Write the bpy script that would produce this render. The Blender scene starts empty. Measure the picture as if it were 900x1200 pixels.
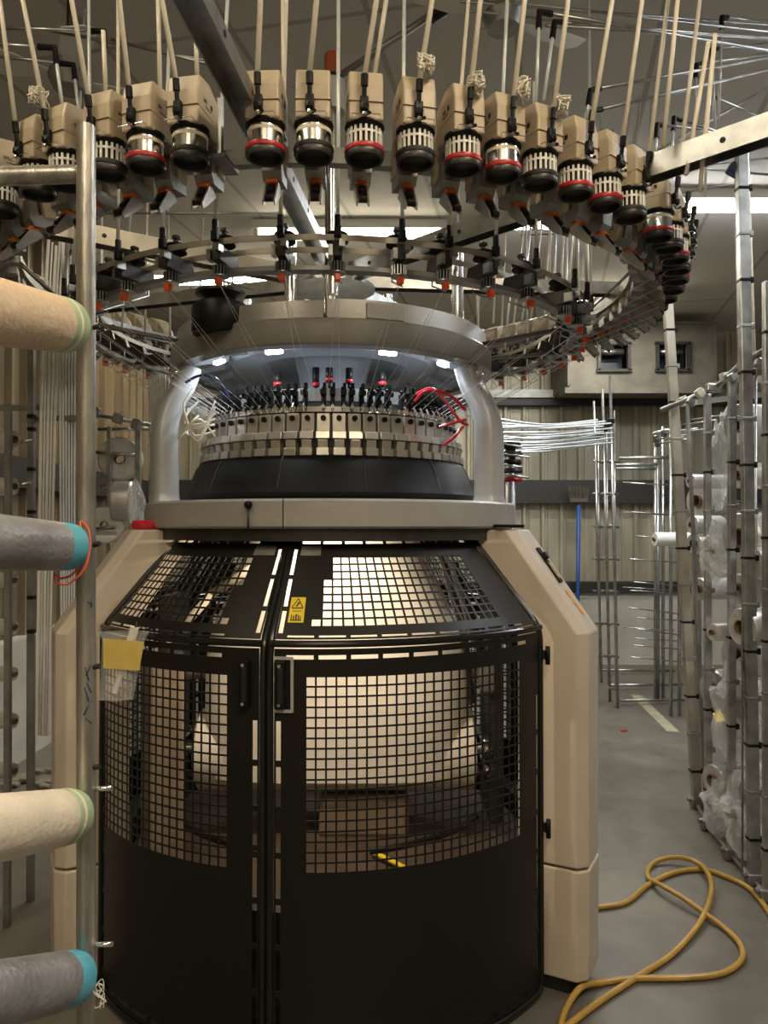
import bpy, bmesh, math, random
from mathutils import Vector, Matrix
random.seed(7)
PI = math.pi
C = bpy.context.scene.collection
S = bpy.context.scene

# ---------------------------------------------------------------- camera, world, light, exposure
F = 902.0
PITCH = math.radians(1.0)
CAMZ = 1.55
cd = bpy.data.cameras.new('camera'); cam = bpy.data.objects.new('camera', cd); C.objects.link(cam)
cam.location = (0, 0, CAMZ); cam.rotation_euler = (PI/2 + PITCH, 0, 0)
cd.sensor_fit = 'VERTICAL'; cd.sensor_height = 24.0; cd.lens = F/1200.0*24.0
cd.clip_start = 0.05; cd.clip_end = 60
S.camera = cam
w = bpy.data.worlds.new('world'); S.world = w; w.use_nodes = True
w.node_tree.nodes['Background'].inputs[0].default_value = (0.75, 0.85, 1.0, 1)
w.node_tree.nodes['Background'].inputs[1].default_value = 0.05
S.view_settings.view_transform = 'Standard'; S.view_settings.look = 'None'
S.view_settings.gamma = 1; S.view_settings.use_curve_mapping = False
S.view_settings.exposure = 0.25

def area(name, loc, rot, size, power, col):
    l = bpy.data.lights.new(name, 'AREA'); l.shape = 'RECTANGLE'; l.size = size[0]; l.size_y = size[1]
    l.energy = power; l.color = col
    o = bpy.data.objects.new(name, l); C.objects.link(o); o.location = loc; o.rotation_euler = rot
    return o
CEIL = 3.75
WARM = (1.0, 0.80, 0.56); COOL = (0.86, 0.93, 1.0); NEUT = (1.0, 0.93, 0.80)
# ceiling fluorescent fixtures: x, y, length along x (or y), axis, colour, watts
FIX = [(-0.25, 5.55, 1.3, 'x', NEUT, 30), (1.35, 5.35, 0.9, 'x', COOL, 20), (2.35, 5.05, 1.3, 'x', COOL, 32),
       (-1.3, 1.0, 1.4, 'y', WARM, 9), (0.9, 0.4, 1.4, 'y', WARM, 30), (2.6, 2.6, 1.4, 'y', COOL, 20),
       (-0.2, -1.4, 1.4, 'x', WARM, 36), (2.2, 7.2, 0.9, 'x', NEUT, 26), (-1.5, 6.6, 1.3, 'x', WARM, 14)]
for i, (x, y, L, ax, col, pw) in enumerate(FIX):
    area('fluorescent_light', (x, y, CEIL-0.16), (0, 0, 0 if ax == 'x' else PI/2), (L, 0.12), pw, col)

# ---------------------------------------------------------------- helpers
def pt(px, py, Y):
    dx = (px-450)/F; dz = (600-py)/F
    fy = math.cos(PITCH)-dz*math.sin(PITCH); fz = math.sin(PITCH)+dz*math.cos(PITCH)
    d = Y/fy
    return Vector((dx*d, Y, CAMZ+fz*d))
def floor_pt(px, py):
    dx = (px-450)/F; dz = (600-py)/F
    fy = math.cos(PITCH)-dz*math.sin(PITCH); fz = math.sin(PITCH)+dz*math.cos(PITCH)
    d = -CAMZ/fz
    return Vector((dx*d, fy*d, 0))

def tag(o, label=None, cat=None, group=None, kind=None):
    if label: o['label'] = label
    if cat: o['category'] = cat
    if group: o['group'] = group
    if kind: o['kind'] = kind
    return o
def empty(name, loc=(0, 0, 0), label=None, cat=None, group=None, rz=0):
    o = bpy.data.objects.new(name, None); C.objects.link(o); o.location = loc; o.rotation_euler = (0, 0, rz)
    o.empty_display_size = 0.05
    return tag(o, label, cat, group)
def base_of(p):
    v = Vector((0, 0, 0))
    while p is not None:
        v = v+p.location; p = p.parent
    return v
def dup(o, parent=None, loc=None, rz=None, label=None):
    c = o.copy(); C.objects.link(c); c.parent = parent
    if loc is not None: c.location = loc
    if rz is not None: c.rotation_euler = (0, 0, rz)
    if label: c['label'] = label
    for ch in [x for x in bpy.data.objects if x.parent == o]: dup(ch, c)
    return c

class MB:
    def __init__(s): s.b = bmesh.new()
    def face(s, pts):
        vs = [s.b.verts.new(p) for p in pts]
        try: s.b.faces.new(vs)
        except ValueError: pass
    def box(s, c, size, m=None, bev=0):
        r = bmesh.ops.create_cube(s.b, size=1.0)
        vs = r['verts']
        M = Matrix.Translation(Vector(c)) @ (m.to_4x4() if m is not None else Matrix.Identity(4)) @ Matrix.Diagonal((size[0], size[1], size[2], 1))
        bmesh.ops.transform(s.b, matrix=M, verts=vs)
        if bev:
            es = list({e for v in vs for e in v.link_edges})
            bmesh.ops.bevel(s.b, geom=es, offset=bev, segments=2, affect='EDGES', profile=0.5)
        return s
    def bar(s, a, b, wd, ht, up=(0, 0, 1), bev=0):
        a = Vector(a); b = Vector(b); d = (b-a); L = d.length; d.normalize()
        u = Vector(up); sx = d.cross(u)
        if sx.length < 1e-4: sx = d.cross(Vector((1, 0, 0)))
        sx.normalize(); uz = sx.cross(d)
        m = Matrix((sx, d, uz)).transposed()
        return s.box((a+b)/2, (wd, L, ht), m, bev)
    def tube(s, path, r, seg=8, closed=False, cap=True, r2=None):
        P = [Vector(p) for p in path]
        n = len(P)
        rings = []
        prev = None
        for i in range(n):
            if closed: t = (P[(i+1) % n]-P[i-1])
            else: t = P[min(i+1, n-1)]-P[max(i-1, 0)]
            if t.length < 1e-9: t = Vector((0, 0, 1))
            t.normalize()
            if prev is None:
                ref = Vector((0, 0, 1)) if abs(t.z) < .9 else Vector((1, 0, 0))
                x = t.cross(ref).normalized()
            else:
                x = prev-t*prev.dot(t)
                x = x.normalized() if x.length > 1e-6 else t.orthogonal().normalized()
            prev = x; y = t.cross(x)
            rr = r if r2 is None else r+(r2-r)*i/(n-1)
            if callable(rr): rr = rr(i)
            rings.append([s.b.verts.new(P[i]+(x*math.cos(2*PI*k/seg)+y*math.sin(2*PI*k/seg))*rr) for k in range(seg)])
        for i in range(n if closed else n-1):
            A = rings[i]; B = rings[(i+1) % n]
            for k in range(seg):
                f = s.b.faces.new((A[k], A[(k+1) % seg], B[(k+1) % seg], B[k])); f.smooth = True
        if cap and not closed:
            s.b.faces.new(rings[0][::-1]); s.b.faces.new(rings[-1])
        return s
    def lathe(s, prof, seg=24, m=None, a0=0, a1=360, smooth=True, closed=False):
        full = abs(a1-a0) >= 359.9
        cnt = seg if full else seg+1
        M = m if m is not None else Matrix.Identity(4)
        cols = []
        for k in range(cnt):
            a = math.radians(a0+(a1-a0)*k/seg)
            cols.append([s.b.verts.new(M @ Vector((r*math.cos(a), r*math.sin(a), z))) for r, z in prof])
        np_ = len(prof)
        for k in range(seg):
            A = cols[k]; B = cols[(k+1) % cnt]
            for i in range(np_ if closed else np_-1):
                j = (i+1) % np_
                try:
                    f = s.b.faces.new((A[i], B[i], B[j], A[j])); f.smooth = smooth
                except ValueError: pass
        if closed and not full:
            s.b.faces.new(cols[0][::-1]); s.b.faces.new(cols[-1])
        return s
    def prism(s, poly, axis_m, w0, w1):
        """poly: (a,b) pairs in local x,z; extruded along local y from w0 to w1"""
        A = [s.b.verts.new(axis_m @ Vector((p[0], w0, p[1]))) for p in poly]
        B = [s.b.verts.new(axis_m @ Vector((p[0], w1, p[1]))) for p in poly]
        n = len(poly)
        s.b.faces.new(A); s.b.faces.new(B[::-1])
        for i in range(n):
            s.b.faces.new((A[i], B[i], B[(i+1) % n], A[(i+1) % n]))
        return s
    def ball(s, c, r, sub=2, scale=(1, 1, 1)):
        rr = bmesh.ops.create_icosphere(s.b, subdivisions=sub, radius=r)
        for v in rr['verts']: v.co = Vector(c)+Vector((v.co.x*scale[0], v.co.y*scale[1], v.co.z*scale[2]))
        for v in rr['verts']:
            for f in v.link_faces: f.smooth = True
        return s
    def build(s, name, mat, parent=None, local=False, solid=0, bevel=0, subd=0):
        bmesh.ops.remove_doubles(s.b, verts=s.b.verts, dist=1e-6)
        bmesh.ops.recalc_face_normals(s.b, faces=s.b.faces)
        for ed in s.b.edges:
            if len(ed.link_faces) == 2 and ed.calc_face_angle(0) > .55: ed.smooth = False
        me = bpy.data.meshes.new(name)
        o = bpy.data.objects.new(name, me); C.objects.link(o)
        if parent is not None:
            o.parent = parent
            if not local:
                bmesh.ops.translate(s.b, vec=-base_of(parent), verts=s.b.verts)
        elif not local:
            xs = [v.co for v in s.b.verts]
            org = Vector(((min(v.x for v in xs)+max(v.x for v in xs))/2, (min(v.y for v in xs)+max(v.y for v in xs))/2, min(v.z for v in xs)))
            bmesh.ops.translate(s.b, vec=-org, verts=s.b.verts); o.location = org
        s.b.to_mesh(me); s.b.free(); me.materials.append(mat)
        if solid:
            md = o.modifiers.new('solid', 'SOLIDIFY'); md.thickness = solid; md.offset = 0
        if bevel:
            md = o.modifiers.new('bevel', 'BEVEL'); md.width = bevel; md.segments = 2; md.limit_method = 'ANGLE'; md.angle_limit = 0.6
        if subd:
            md = o.modifiers.new('sub', 'SUBSURF'); md.levels = subd; md.render_levels = subd
        return o

def smooth_path(P, n=10, closed=False):
    P = [Vector(p) for p in P]; out = []
    N = len(P)
    for i in range(N if closed else N-1):
        if closed: p0, p1, p2, p3 = P[i-1], P[i], P[(i+1) % N], P[(i+2) % N]
        else: p0, p1, p2, p3 = P[max(i-1, 0)], P[i], P[i+1], P[min(i+2, N-1)]
        for k in range(n):
            t = k/n
            out.append(0.5*((2*p1)+(-p0+p2)*t+(2*p0-5*p1+4*p2-p3)*t*t+(-p0+3*p1-3*p2+p3)*t*t*t))
    if not closed: out.append(P[-1])
    return out
def round_path(P, r=0.04, n=5, closed=True):
    """polyline with rounded corners"""
    P = [Vector(p) for p in P]; out = []
    N = len(P)
    for i in range(N):
        if not closed and i in (0, N-1): out.append(P[i]); continue
        a = P[i-1]-P[i]; b = P[(i+1) % N]-P[i]
        q = min(r, a.length*.49, b.length*.49)
        if a.normalized().dot(b.normalized()) < -.97: out.append(P[i]); continue
        A = P[i]+a.normalized()*q; B = P[i]+b.normalized()*q
        for k in range(n+1):
            t = k/n
            out.append((1-t)**2*A+2*t*(1-t)*P[i]+t*t*B)
    return out

# ---------------------------------------------------------------- materials
def mat(name, col, rough=0.5, metal=0.0, noise=0.0, nscale=8.0, col2=None, bump=0.0, bscale=60, stretch=None, spec=None, trans=None, alpha=None, emit=None, coat=None, detail=4):
    m = bpy.data.materials.new(name); m.use_nodes = True
    nt = m.node_tree; N = nt.nodes; L = nt.links
    p = N['Principled BSDF']
    p.inputs['Base Color'].default_value = (*col, 1); p.inputs['Roughness'].default_value = rough; p.inputs['Metallic'].default_value = metal
    if spec is not None: p.inputs['Specular IOR Level'].default_value = spec
    if coat: p.inputs['Coat Weight'].default_value = coat
    if trans is not None: p.inputs['Transmission Weight'].default_value = trans
    if alpha is not None: p.inputs['Alpha'].default_value = alpha
    if emit is not None:
        p.inputs['Emission Color'].default_value = (*emit[0], 1); p.inputs['Emission Strength'].default_value = emit[1]
    tc = N.new('ShaderNodeTexCoord'); mp = N.new('ShaderNodeMapping'); L.new(tc.outputs['Object'], mp.inputs[0])
    if stretch: mp.inputs['Scale'].default_value = stretch
    if noise or col2:
        nz = N.new('ShaderNodeTexNoise'); nz.inputs['Scale'].default_value = nscale; nz.inputs['Detail'].default_value = detail
        L.new(mp.outputs[0], nz.inputs['Vector'])
        cr = N.new('ShaderNodeValToRGB'); L.new(nz.outputs['Fac'], cr.inputs[0])
        c2 = col2 if col2 else tuple(c*(1-noise) for c in col)
        cr.color_ramp.elements[0].position = .35; cr.color_ramp.elements[0].color = (*c2, 1)
        cr.color_ramp.elements[1].position = .65; cr.color_ramp.elements[1].color = (*col, 1)
        L.new(cr.outputs[0], p.inputs['Base Color'])
    if bump:
        nb = N.new('ShaderNodeTexNoise'); nb.inputs['Scale'].default_value = bscale; nb.inputs['Detail'].default_value = 3
        L.new(mp.outputs[0], nb.inputs['Vector'])
        bp = N.new('ShaderNodeBump'); bp.inputs['Strength'].default_value = bump; bp.inputs['Distance'].default_value = 0.01
        L.new(nb.outputs['Fac'], bp.inputs['Height']); L.new(bp.outputs[0], p.inputs['Normal'])
    return m

M = {}
M['galv'] = mat('galvanised steel', (.50, .51, .50), .32, .92, .35, 14, bump=.05)
M['galv_dark'] = mat('dull steel', (.36, .36, .34), .45, .8, .3, 10)
M['galv_warm'] = mat('worn pale steel', (.50, .46, .38), .42, .7, .25, 9)
M['pipe'] = mat('worn galvanised pipe', (.55, .53, .47), .36, .75, .45, 9, stretch=(6, 6, 1), bump=.1, bscale=40)
M['chrome'] = mat('bright steel', (.80, .80, .78), .18, 1.0)
M['ivory'] = mat('ivory plastic tube', (.80, .74, .60), .35, 0, .1, 6)
M['white_tube'] = mat('white plastic tube', (.78, .77, .70), .4)
M['clear_tube'] = mat('pale tube', (.72, .74, .72), .3, .2)
M['beige'] = mat('feeder beige', (.53, .44, .31), .42, 0, .12, 25)
M['leg'] = mat('painted cream metal', (.60, .52, .42), .42, 0, .10, 5, bump=.04, bscale=120)
M['ringgrey'] = mat('grey hammered paint', (.33, .315, .285), .32, .5, .15, 6, bump=.12, bscale=160)
M['ringgrey2'] = mat('light grey paint', (.42, .41, .385), .38, .25, .12, 6, bump=.12, bscale=160)
M['armgrey'] = mat('smooth light grey paint', (.50, .50, .50), .35, .15, .08, 4)
M['black'] = mat('black painted steel', (.009, .008, .006), .45, 0.0, spec=.35)
M['blacktube'] = mat('black gloss tube', (.010, .010, .009), .22, 0.0)
M['blackpl'] = mat('black plastic', (.008, .008, .008), .42, spec=.2)
M['rubber'] = mat('black rubber', (.01, .01, .01), .6)
M['dark'] = mat('dark oily steel', (.07, .065, .06), .4, .6, .3, 20)
M['red'] = mat('red ring', (.45, .02, .025), .35)
M['redlens'] = mat('red lens', (.55, .02, .03), .2, coat=.5)
M['orange'] = mat('orange plastic', (.75, .17, .02), .3)
M['orangered'] = mat('orange red plastic', (.80, .10, .02), .3)
M['amber'] = mat('dull amber lens', (.30, .06, .02), .35)
M['fabric'] = mat('knitted cream fabric', (.86, .80, .72), .85, 0, .06, 60, bump=.15, bscale=300)
M['yarnw'] = mat('cream yarn', (.82, .74, .60), .55, 0, .14, 12, stretch=(1, 1, 1), bump=.25, bscale=90)
M['yarng'] = mat('grey filament yarn', (.36, .36, .38), .34, .25, .35, 14, bump=.25, bscale=110)
M['silver'] = mat('silvery filament yarn', (.72, .70, .66), .30, .35, .2, 16, bump=.1, bscale=90)
M['yarntan'] = mat('tan yarn', (.70, .54, .36), .6, 0, .12, 12, bump=.25, bscale=90)
M['greenp'] = mat('green paper end', (.42, .55, .32), .6, 0, .2, 20)
M['tealp'] = mat('teal plastic end', (.10, .42, .55), .45)
M['card'] = mat('brown card core', (.20, .12, .07), .7)
M['hose'] = mat('yellow hose', (.50, .30, .06), .35, 0, .25, 12)
M['film'] = mat('plastic film', (.9, .92, .92), .15, 0, alpha=.36, bump=.5, bscale=30)
M['whitepl'] = mat('white plastic', (.80, .78, .72), .35)
M['yellow'] = mat('yellow label', (.80, .60, .03), .5)
M['ylabel'] = mat('yellow paper', (.72, .55, .14), .6, 0, .1, 30)
M['blackink'] = mat('black print', (.01, .01, .01), .6)
M['blue'] = mat('blue handle', (.03, .09, .33), .4)
M['brown'] = mat('brown floor plate', (.085, .055, .038), .8, 0, .4, 6)
M['film2'] = mat('thin clear film', (.9, .92, .92), .15, 0, alpha=.2, bump=.5, bscale=30)
M['brownlight'] = mat('brown beige paint', (.26, .20, .14), .55, 0, .15, 8)
M['redcable'] = mat('red cable', (.55, .02, .03), .35)
M['yarnline'] = mat('white yarn strand', (.85, .84, .80), .6)
M['girt'] = mat('black painted girt', (.025, .024, .022), .5)
M['duct'] = mat('weathered cream housing', (.15, .14, .115), .6, 0, .35, 5)
M['fan'] = mat('fan blade white', (.62, .60, .54), .4)
M['cloth'] = mat('frayed cotton', (.74, .70, .60), .9)
M['led'] = mat('lit lamp', (.9, .95, 1), .4, emit=((.85, .93, 1), 14))
M['tubelit'] = mat('lit fluorescent tube', (1, 1, 1), .4, emit=((.97, .98, 1), 22))
M['tubewarm'] = mat('lit warm fluorescent tube', (1, 1, 1), .4, emit=((1, .9, .68), 18))
M['cambox'] = mat('machined cam box', (.72, .69, .62), .28, .75, .1, 12)
M['dome'] = mat('grey underside paint', (.46, .49, .53), .42, .1, .1, 3)
M['camdark'] = mat('dark cam steel', (.10, .095, .09), .4, .5)  # even dark steel of the cylinder core behind the cam boxes
M['blueclip'] = mat('dark blue clip', (.03, .05, .16), .4)
M['orangedust'] = mat('orange paint smear', (.85, .40, .10), .6)
M['inkblue'] = mat('blue ink', (.03, .05, .12), .6)
M['goldlabel'] = mat('gold worn label', (.62, .42, .14), .4, .3, .5, 80, col2=(.25, .2, .15))

def ceiling_mat():
    m = mat('ceiling board', (.56, .53, .48), .75); nt = m.node_tree; N = nt.nodes; L = nt.links; p = N['Principled BSDF']
    tc = N.new('ShaderNodeTexCoord'); mp = N.new('ShaderNodeMapping'); mp.inputs['Rotation'].default_value = (0, 0, math.radians(102))
    L.new(tc.outputs['Object'], mp.inputs[0])
    b = N.new('ShaderNodeTexBrick'); L.new(mp.outputs[0], b.inputs['Vector'])
    b.inputs['Scale'].default_value = 1; b.inputs['Brick Width'].default_value = 2.4; b.inputs['Row Height'].default_value = .62
    b.inputs['Mortar Size'].default_value = .016; b.inputs['Mortar Smooth'].default_value = .3
    b.offset = 0.0
    b.inputs['Color1'].default_value = (.58, .55, .50, 1); b.inputs['Color2'].default_value = (.54, .515, .465, 1); b.inputs['Mortar'].default_value = (.36, .34, .30, 1)
    L.new(b.outputs['Color'], p.inputs['Base Color']); return m
def floor_mat():
    m = mat('worn concrete floor', (.3, .3, .3), .5); nt = m.node_tree; N = nt.nodes; L = nt.links; p = N['Principled BSDF']
    tc = N.new('ShaderNodeTexCoord')
    n1 = N.new('ShaderNodeTexNoise'); n1.inputs['Scale'].default_value = 1.1; n1.inputs['Detail'].default_value = 8; L.new(tc.outputs['Object'], n1.inputs['Vector'])
    cr = N.new('ShaderNodeValToRGB'); L.new(n1.outputs['Fac'], cr.inputs[0])
    cr.color_ramp.elements[0].position = .32; cr.color_ramp.elements[0].color = (.11, .10, .082, 1)
    cr.color_ramp.elements[1].position = .68; cr.color_ramp.elements[1].color = (.205, .19, .158, 1)
    n2 = N.new('ShaderNodeTexNoise'); n2.inputs['Scale'].default_value = 9; n2.inputs['Detail'].default_value = 6; L.new(tc.outputs['Object'], n2.inputs['Vector'])
    mx = N.new('ShaderNodeMix'); mx.data_type = 'RGBA'; mx.blend_type = 'MULTIPLY'; mx.inputs[0].default_value = .5
    L.new(cr.outputs[0], mx.inputs[6])
    cr2 = N.new('ShaderNodeValToRGB'); cr2.color_ramp.elements[0].color = (.6, .58, .54, 1); cr2.color_ramp.elements[0].position = .3; cr2.color_ramp.elements[1].position = .62
    L.new(n2.outputs['Fac'], cr2.inputs[0]); L.new(cr2.outputs[0], mx.inputs[7]); L.new(mx.outputs[2], p.inputs['Base Color'])
    rr = N.new('ShaderNodeMapRange'); L.new(n1.outputs['Fac'], rr.inputs[0]); rr.inputs[3].default_value = .25; rr.inputs[4].default_value = .6
    L.new(rr.outputs[0], p.inputs['Roughness']); return m
M['ceiling'] = ceiling_mat(); M['floor'] = floor_mat()
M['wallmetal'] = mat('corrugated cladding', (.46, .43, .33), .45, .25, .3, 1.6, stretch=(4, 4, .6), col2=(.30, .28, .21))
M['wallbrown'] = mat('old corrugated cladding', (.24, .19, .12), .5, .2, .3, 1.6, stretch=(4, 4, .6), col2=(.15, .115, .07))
M['concrete'] = mat('pale concrete wall', (.50, .48, .43), .8, 0, .2, 3, bump=.2, bscale=20)
M['paint_line'] = mat('worn yellowish line paint', (.42, .39, .27), .7, 0, .3, 12)

# ---------------------------------------------------------------- room
RX0, RX1, RY0, RY1 = -2.5, 6.0, -3.0, 8.75
def struct(o): o['kind'] = 'structure'; return o
def slab(name, a, b, m):
    mb = MB(); c = [(a[i]+b[i])/2 for i in range(3)]; mb.box(c, [abs(b[i]-a[i]) for i in range(3)])
    return struct(mb.build(name, m))
slab('floor', (RX0-.2, RY0-.2, -.15), (RX1+.2, RY1+.2, 0), M['floor'])
slab('ceiling', (RX0-.2, RY0-.2, CEIL), (RX1+.2, RY1+.2, CEIL+.15), M['ceiling'])
def corrug(name, a, b, z0, z1, nrm, m, pitch=.21):
    """ribbed cladding sheet between a and b (xy), ribs stand out along nrm"""
    a = Vector((a[0], a[1], 0)); b = Vector((b[0], b[1], 0)); n = Vector((nrm[0], nrm[1], 0)); d = b-a; L = d.length; d.normalize()
    mb = MB(); pr = []; t = 0
    while t < L:
        for dt, h in ((0, 0), (.07, 0), (.085, .045), (.115, .045), (.13, 0), (.155, 0), (.16, .014), (.175, .014), (.18, 0)):
            if t+dt <= L: pr.append(a+d*(t+dt)+n*h)
        t += pitch
    pr.append(b)
    for i in range(len(pr)-1):
        p, q = pr[i], pr[i+1]
        mb.face([(p.x, p.y, z0), (q.x, q.y, z0), (q.x, q.y, z1), (p.x, p.y, z1)])
    # backing
    mb.face([tuple(a-n*.05+Vector((0, 0, z0))), tuple(b-n*.05+Vector((0, 0, z0))), tuple(b-n*.05+Vector((0, 0, z1))), tuple(a-n*.05+Vector((0, 0, z1)))])
    return struct(mb.build(name, m))
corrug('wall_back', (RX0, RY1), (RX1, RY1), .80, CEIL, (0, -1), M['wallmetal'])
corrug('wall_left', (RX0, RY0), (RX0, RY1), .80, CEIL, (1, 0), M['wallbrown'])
slab('wall_right', (RX1, RY0, 0), (RX1+.15, RY1, CEIL), M['concrete'])
slab('wall_front', (RX0, RY0-.15, 0), (RX1, RY0, CEIL), M['concrete'])
slab('baseboard_back', (RX0, RY1-.16, 0), (RX1, RY1+.04, .80), M['concrete'])
slab('baseboard_left', (RX0-.04, RY0, 0), (RX0+.12, RY1-.16, .80), M['concrete'])
slab('trim_1', (RX0, RY1-.20, .80), (RX1, RY1-.04, .92), M['girt'])
slab('trim_2', (RX0+.1, RY1-.14, 1.80), (RX1, RY1-.02, 2.06), M['girt'])
slab('trim_3', (RX0+.1, RY1-.14, 2.90), (RX1, RY1-.02, 2.98), M['girt'])
slab('trim_4', (RX0+.1, RY1-.17, 2.98), (RX1, RY1-.02, 3.07), M['galv_dark'])
slab('trim_5', (RX0+.02, RY0, 1.80), (RX0+.12, RY1-.2, 2.0), M['girt'])
mb = MB()
a = floor_pt(745, 815); b = floor_pt(789, 858)
for (p, q) in ((a, b),):
    mb.bar((p.x, p.y, .002), (q.x, q.y, .002), .09, .003)
struct(mb.build('trim_6', M['paint_line']))
mb = MB(); p = floor_pt(835, 820); q = floor_pt(850, 855); mb.bar((p.x, p.y, .002), (q.x, q.y, .002), .09, .003)
struct(mb.build('trim_7', M['yellow']))
# fixtures
words = {0: 'lit fluorescent ceiling light seen just over the knitting machine', 1: 'short lit ceiling light behind the right arc of beige feeders',
         2: 'long cool white fluorescent ceiling light right of the upper feeder ring', 3: 'ceiling light above the near left yarn post', 4: 'ceiling light above the aisle before the machine',
         5: 'ceiling light above the right creel', 6: 'ceiling light behind the viewpoint', 7: 'small lit lamp low against the back wall cladding', 8: 'ceiling light by the left rear wall'}
for i, (x, y, L, ax, col, pw) in enumerate(FIX):
    e = empty('ceiling_light', (x, y, CEIL), words[i], 'ceiling light', None, 0 if ax == 'x' else PI/2)
    MB().box((0, 0, -.035), (L+.1, .16, .07), bev=.01).build('housing', M['whitepl'], e, local=True)
    for s in (-1, 1):
        MB().tube([(-L/2, s*.04, -.10), (L/2, s*.04, -.10)], .016, 10).build('lamp_tube', M['tubewarm'] if col[2] < .85 else M['tubelit'], e, local=True)
    for s in (-1, 1):
        MB().box((s*(L/2+.02), 0, -.09), (.03, .13, .06)).build('end_cap', M['whitepl'], e, local=True)
# ================================================================ the knitting machine
AX, AY = -0.206, 3.10
def cy(R, a, z): a = math.radians(a); return Vector((AX+R*math.cos(a), AY+R*math.sin(a), z))
def frame(a, R=0, z=0):
    """matrix: local x radial outward, y tangential, z up"""
    return Matrix.Translation((AX, AY, 0)) @ Matrix.Rotation(math.radians(a), 4, 'Z') @ Matrix.Translation((R, 0, z))
AXM = Matrix.Translation((AX, AY, 0))
mach = empty('knitting_machine', (AX, AY, 0), 'large circular knitting machine with black mesh doors, cream legs and grey upper ring', 'knitting machine')

# bed ring
MB().lathe([(.50, 1.54), (.715, 1.54), (.722, 1.547), (.722, 1.626), (.715, 1.634), (.50, 1.634)], 96, AXM, closed=True).build('bed_ring', M['ringgrey2'], mach)
MB().box(cy(.722, -98.5, 1.587), (.003, .004, .092)).build('ring_seam', M['dark'], mach)
# black skirt
MB().lathe([(.575, 1.634), (.58, 1.66), (.565, 1.685), (.53, 1.765), (.515, 1.785), (.47, 1.79)], 96, AXM).build('skirt', M['blackpl'], mach, solid=.006)
for k in range(12):
    a = -105+30*k
    mb = MB(); mb.tube([cy(.581, a, 1.655), cy(.568, a, 1.686), cy(.534, a, 1.765), cy(.518, a, 1.786)], .0022, 5); mb.build('skirt_seam', M['dark'], mach)
# cylinder core behind the cam boxes
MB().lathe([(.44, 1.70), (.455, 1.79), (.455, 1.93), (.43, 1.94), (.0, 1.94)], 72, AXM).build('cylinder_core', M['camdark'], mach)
MB().lathe([(.43, 1.94), (.47, 1.94), (.47, 1.958), (.43, 1.958)], 72, AXM, closed=True).build('dial_rim', M['chrome'], mach)
# cam boxes: 58
NC = 58
def cam_proto():
    mb = MB(); Mx = Matrix.Identity(4)
    # upper plate
    mb.prism([(.455, 1.870), (.492, 1.868), (.490, 1.932), (.455, 1.932)], Mx, -.0225, .0225)
    mb.prism([(.455, 1.846), (.520, 1.843), (.515, 1.868), (.455, 1.870)], Mx, -.0235, .0235)
    mb.prism([(.455, 1.815), (.512, 1.812), (.517, 1.840), (.455, 1.846)], Mx, -.017, .017)
    mb.prism([(.455, 1.790), (.525, 1.786), (.523, 1.812), (.455, 1.815)], Mx, -.021, .021)
    return mb
p = cam_proto().build('cam_box', M['cambox'], mach, local=True, bevel=.0015); p.location = (0, 0, 0)
mb = MB(); mb.tube([(.488, 0, 1.915), (.500, 0, 1.915)], .0095, 12); sc = mb.build('screw', M['blackpl'], p, local=True)
for k in range(NC):
    a = math.radians(-90+360*k/NC)
    if k == 0: p.rotation_euler = (0, 0, a)
    else: dup(p, mach, None, a)
# yarn guide fingers above (black clamps)
def guide_proto(kind):
    g = MB(); g.box((.462, 0, 1.985), (.018, .015, .055)); g.box((.476, 0, 2.005), (.034, .019, .016)); g.box((.470, .004, 2.028), (.016, .010, .022)); g.tube([(.462, 0, 1.958), (.462, 0, 2.02)], .0035, 6)
    g.ball((.462, 0, 2.022), .009, 1); g.box((.478, 0, 1.975), (.02, .008, .016))
    o = g.build('yarn_guide', M['blackpl'], mach, local=True)
    c = MB(); c.tube([(.478, 0, 1.985), (.490, 0, 1.955), (.478, 0, 1.94)], .0042, 6); c.box((.486, 0, 1.955), (.014, .012, .010)); c.build('nozzle', M['chrome'], o, local=True)
    return o
gp = guide_proto(0)
for k in range(90):
    if k % 9 == 8: continue
    a = math.radians(-90+360*(k+.3*random.uniform(-.4, .4))/90)
    if k == 0: gp.rotation_euler = (0, 0, a)
    else:
        c = dup(gp, mach, None, a); c.scale = (1, 1, 1)
MB().lathe([(.35, 1.99), (.42, 1.985), (.42, 2.03), (.35, 2.03)], 72, AXM, closed=True).build('dial_ring', M['galv_dark'], mach)
MB().lathe([(0, 2.03), (.30, 2.03), (.34, 1.99), (.35, 1.95)], 48, AXM).build('dial_plate', M['dome'], mach)
MB().lathe([(.0, 2.16), (.14, 2.16), (.13, 2.10), (.10, 2.03), (0, 2.03)], 32, AXM).build('dial_hub', M['dome'], mach)
for i, (a, r, h) in enumerate(((-78, .40, .055), (-118, .38, .05), (-97, .33, .07), (-60, .40, .05), (-88, .42, .05))):
    mb = MB(); c = cy(r, a, 2.03); mb.tube([c, c+Vector((0, 0, .02))], .006, 8); mb.tube([c+Vector((0, 0, .02)), c+Vector((0, 0, .02+h))], .013, 10)
    o = mb.build('sensor', M['blackpl'], mach)
    mb = MB(); mb.tube([c+Vector((0, 0, .022)), c+Vector((0, 0, .035))], .0145, 10); mb.build('sensor_cap', M['redlens'], o)
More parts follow.
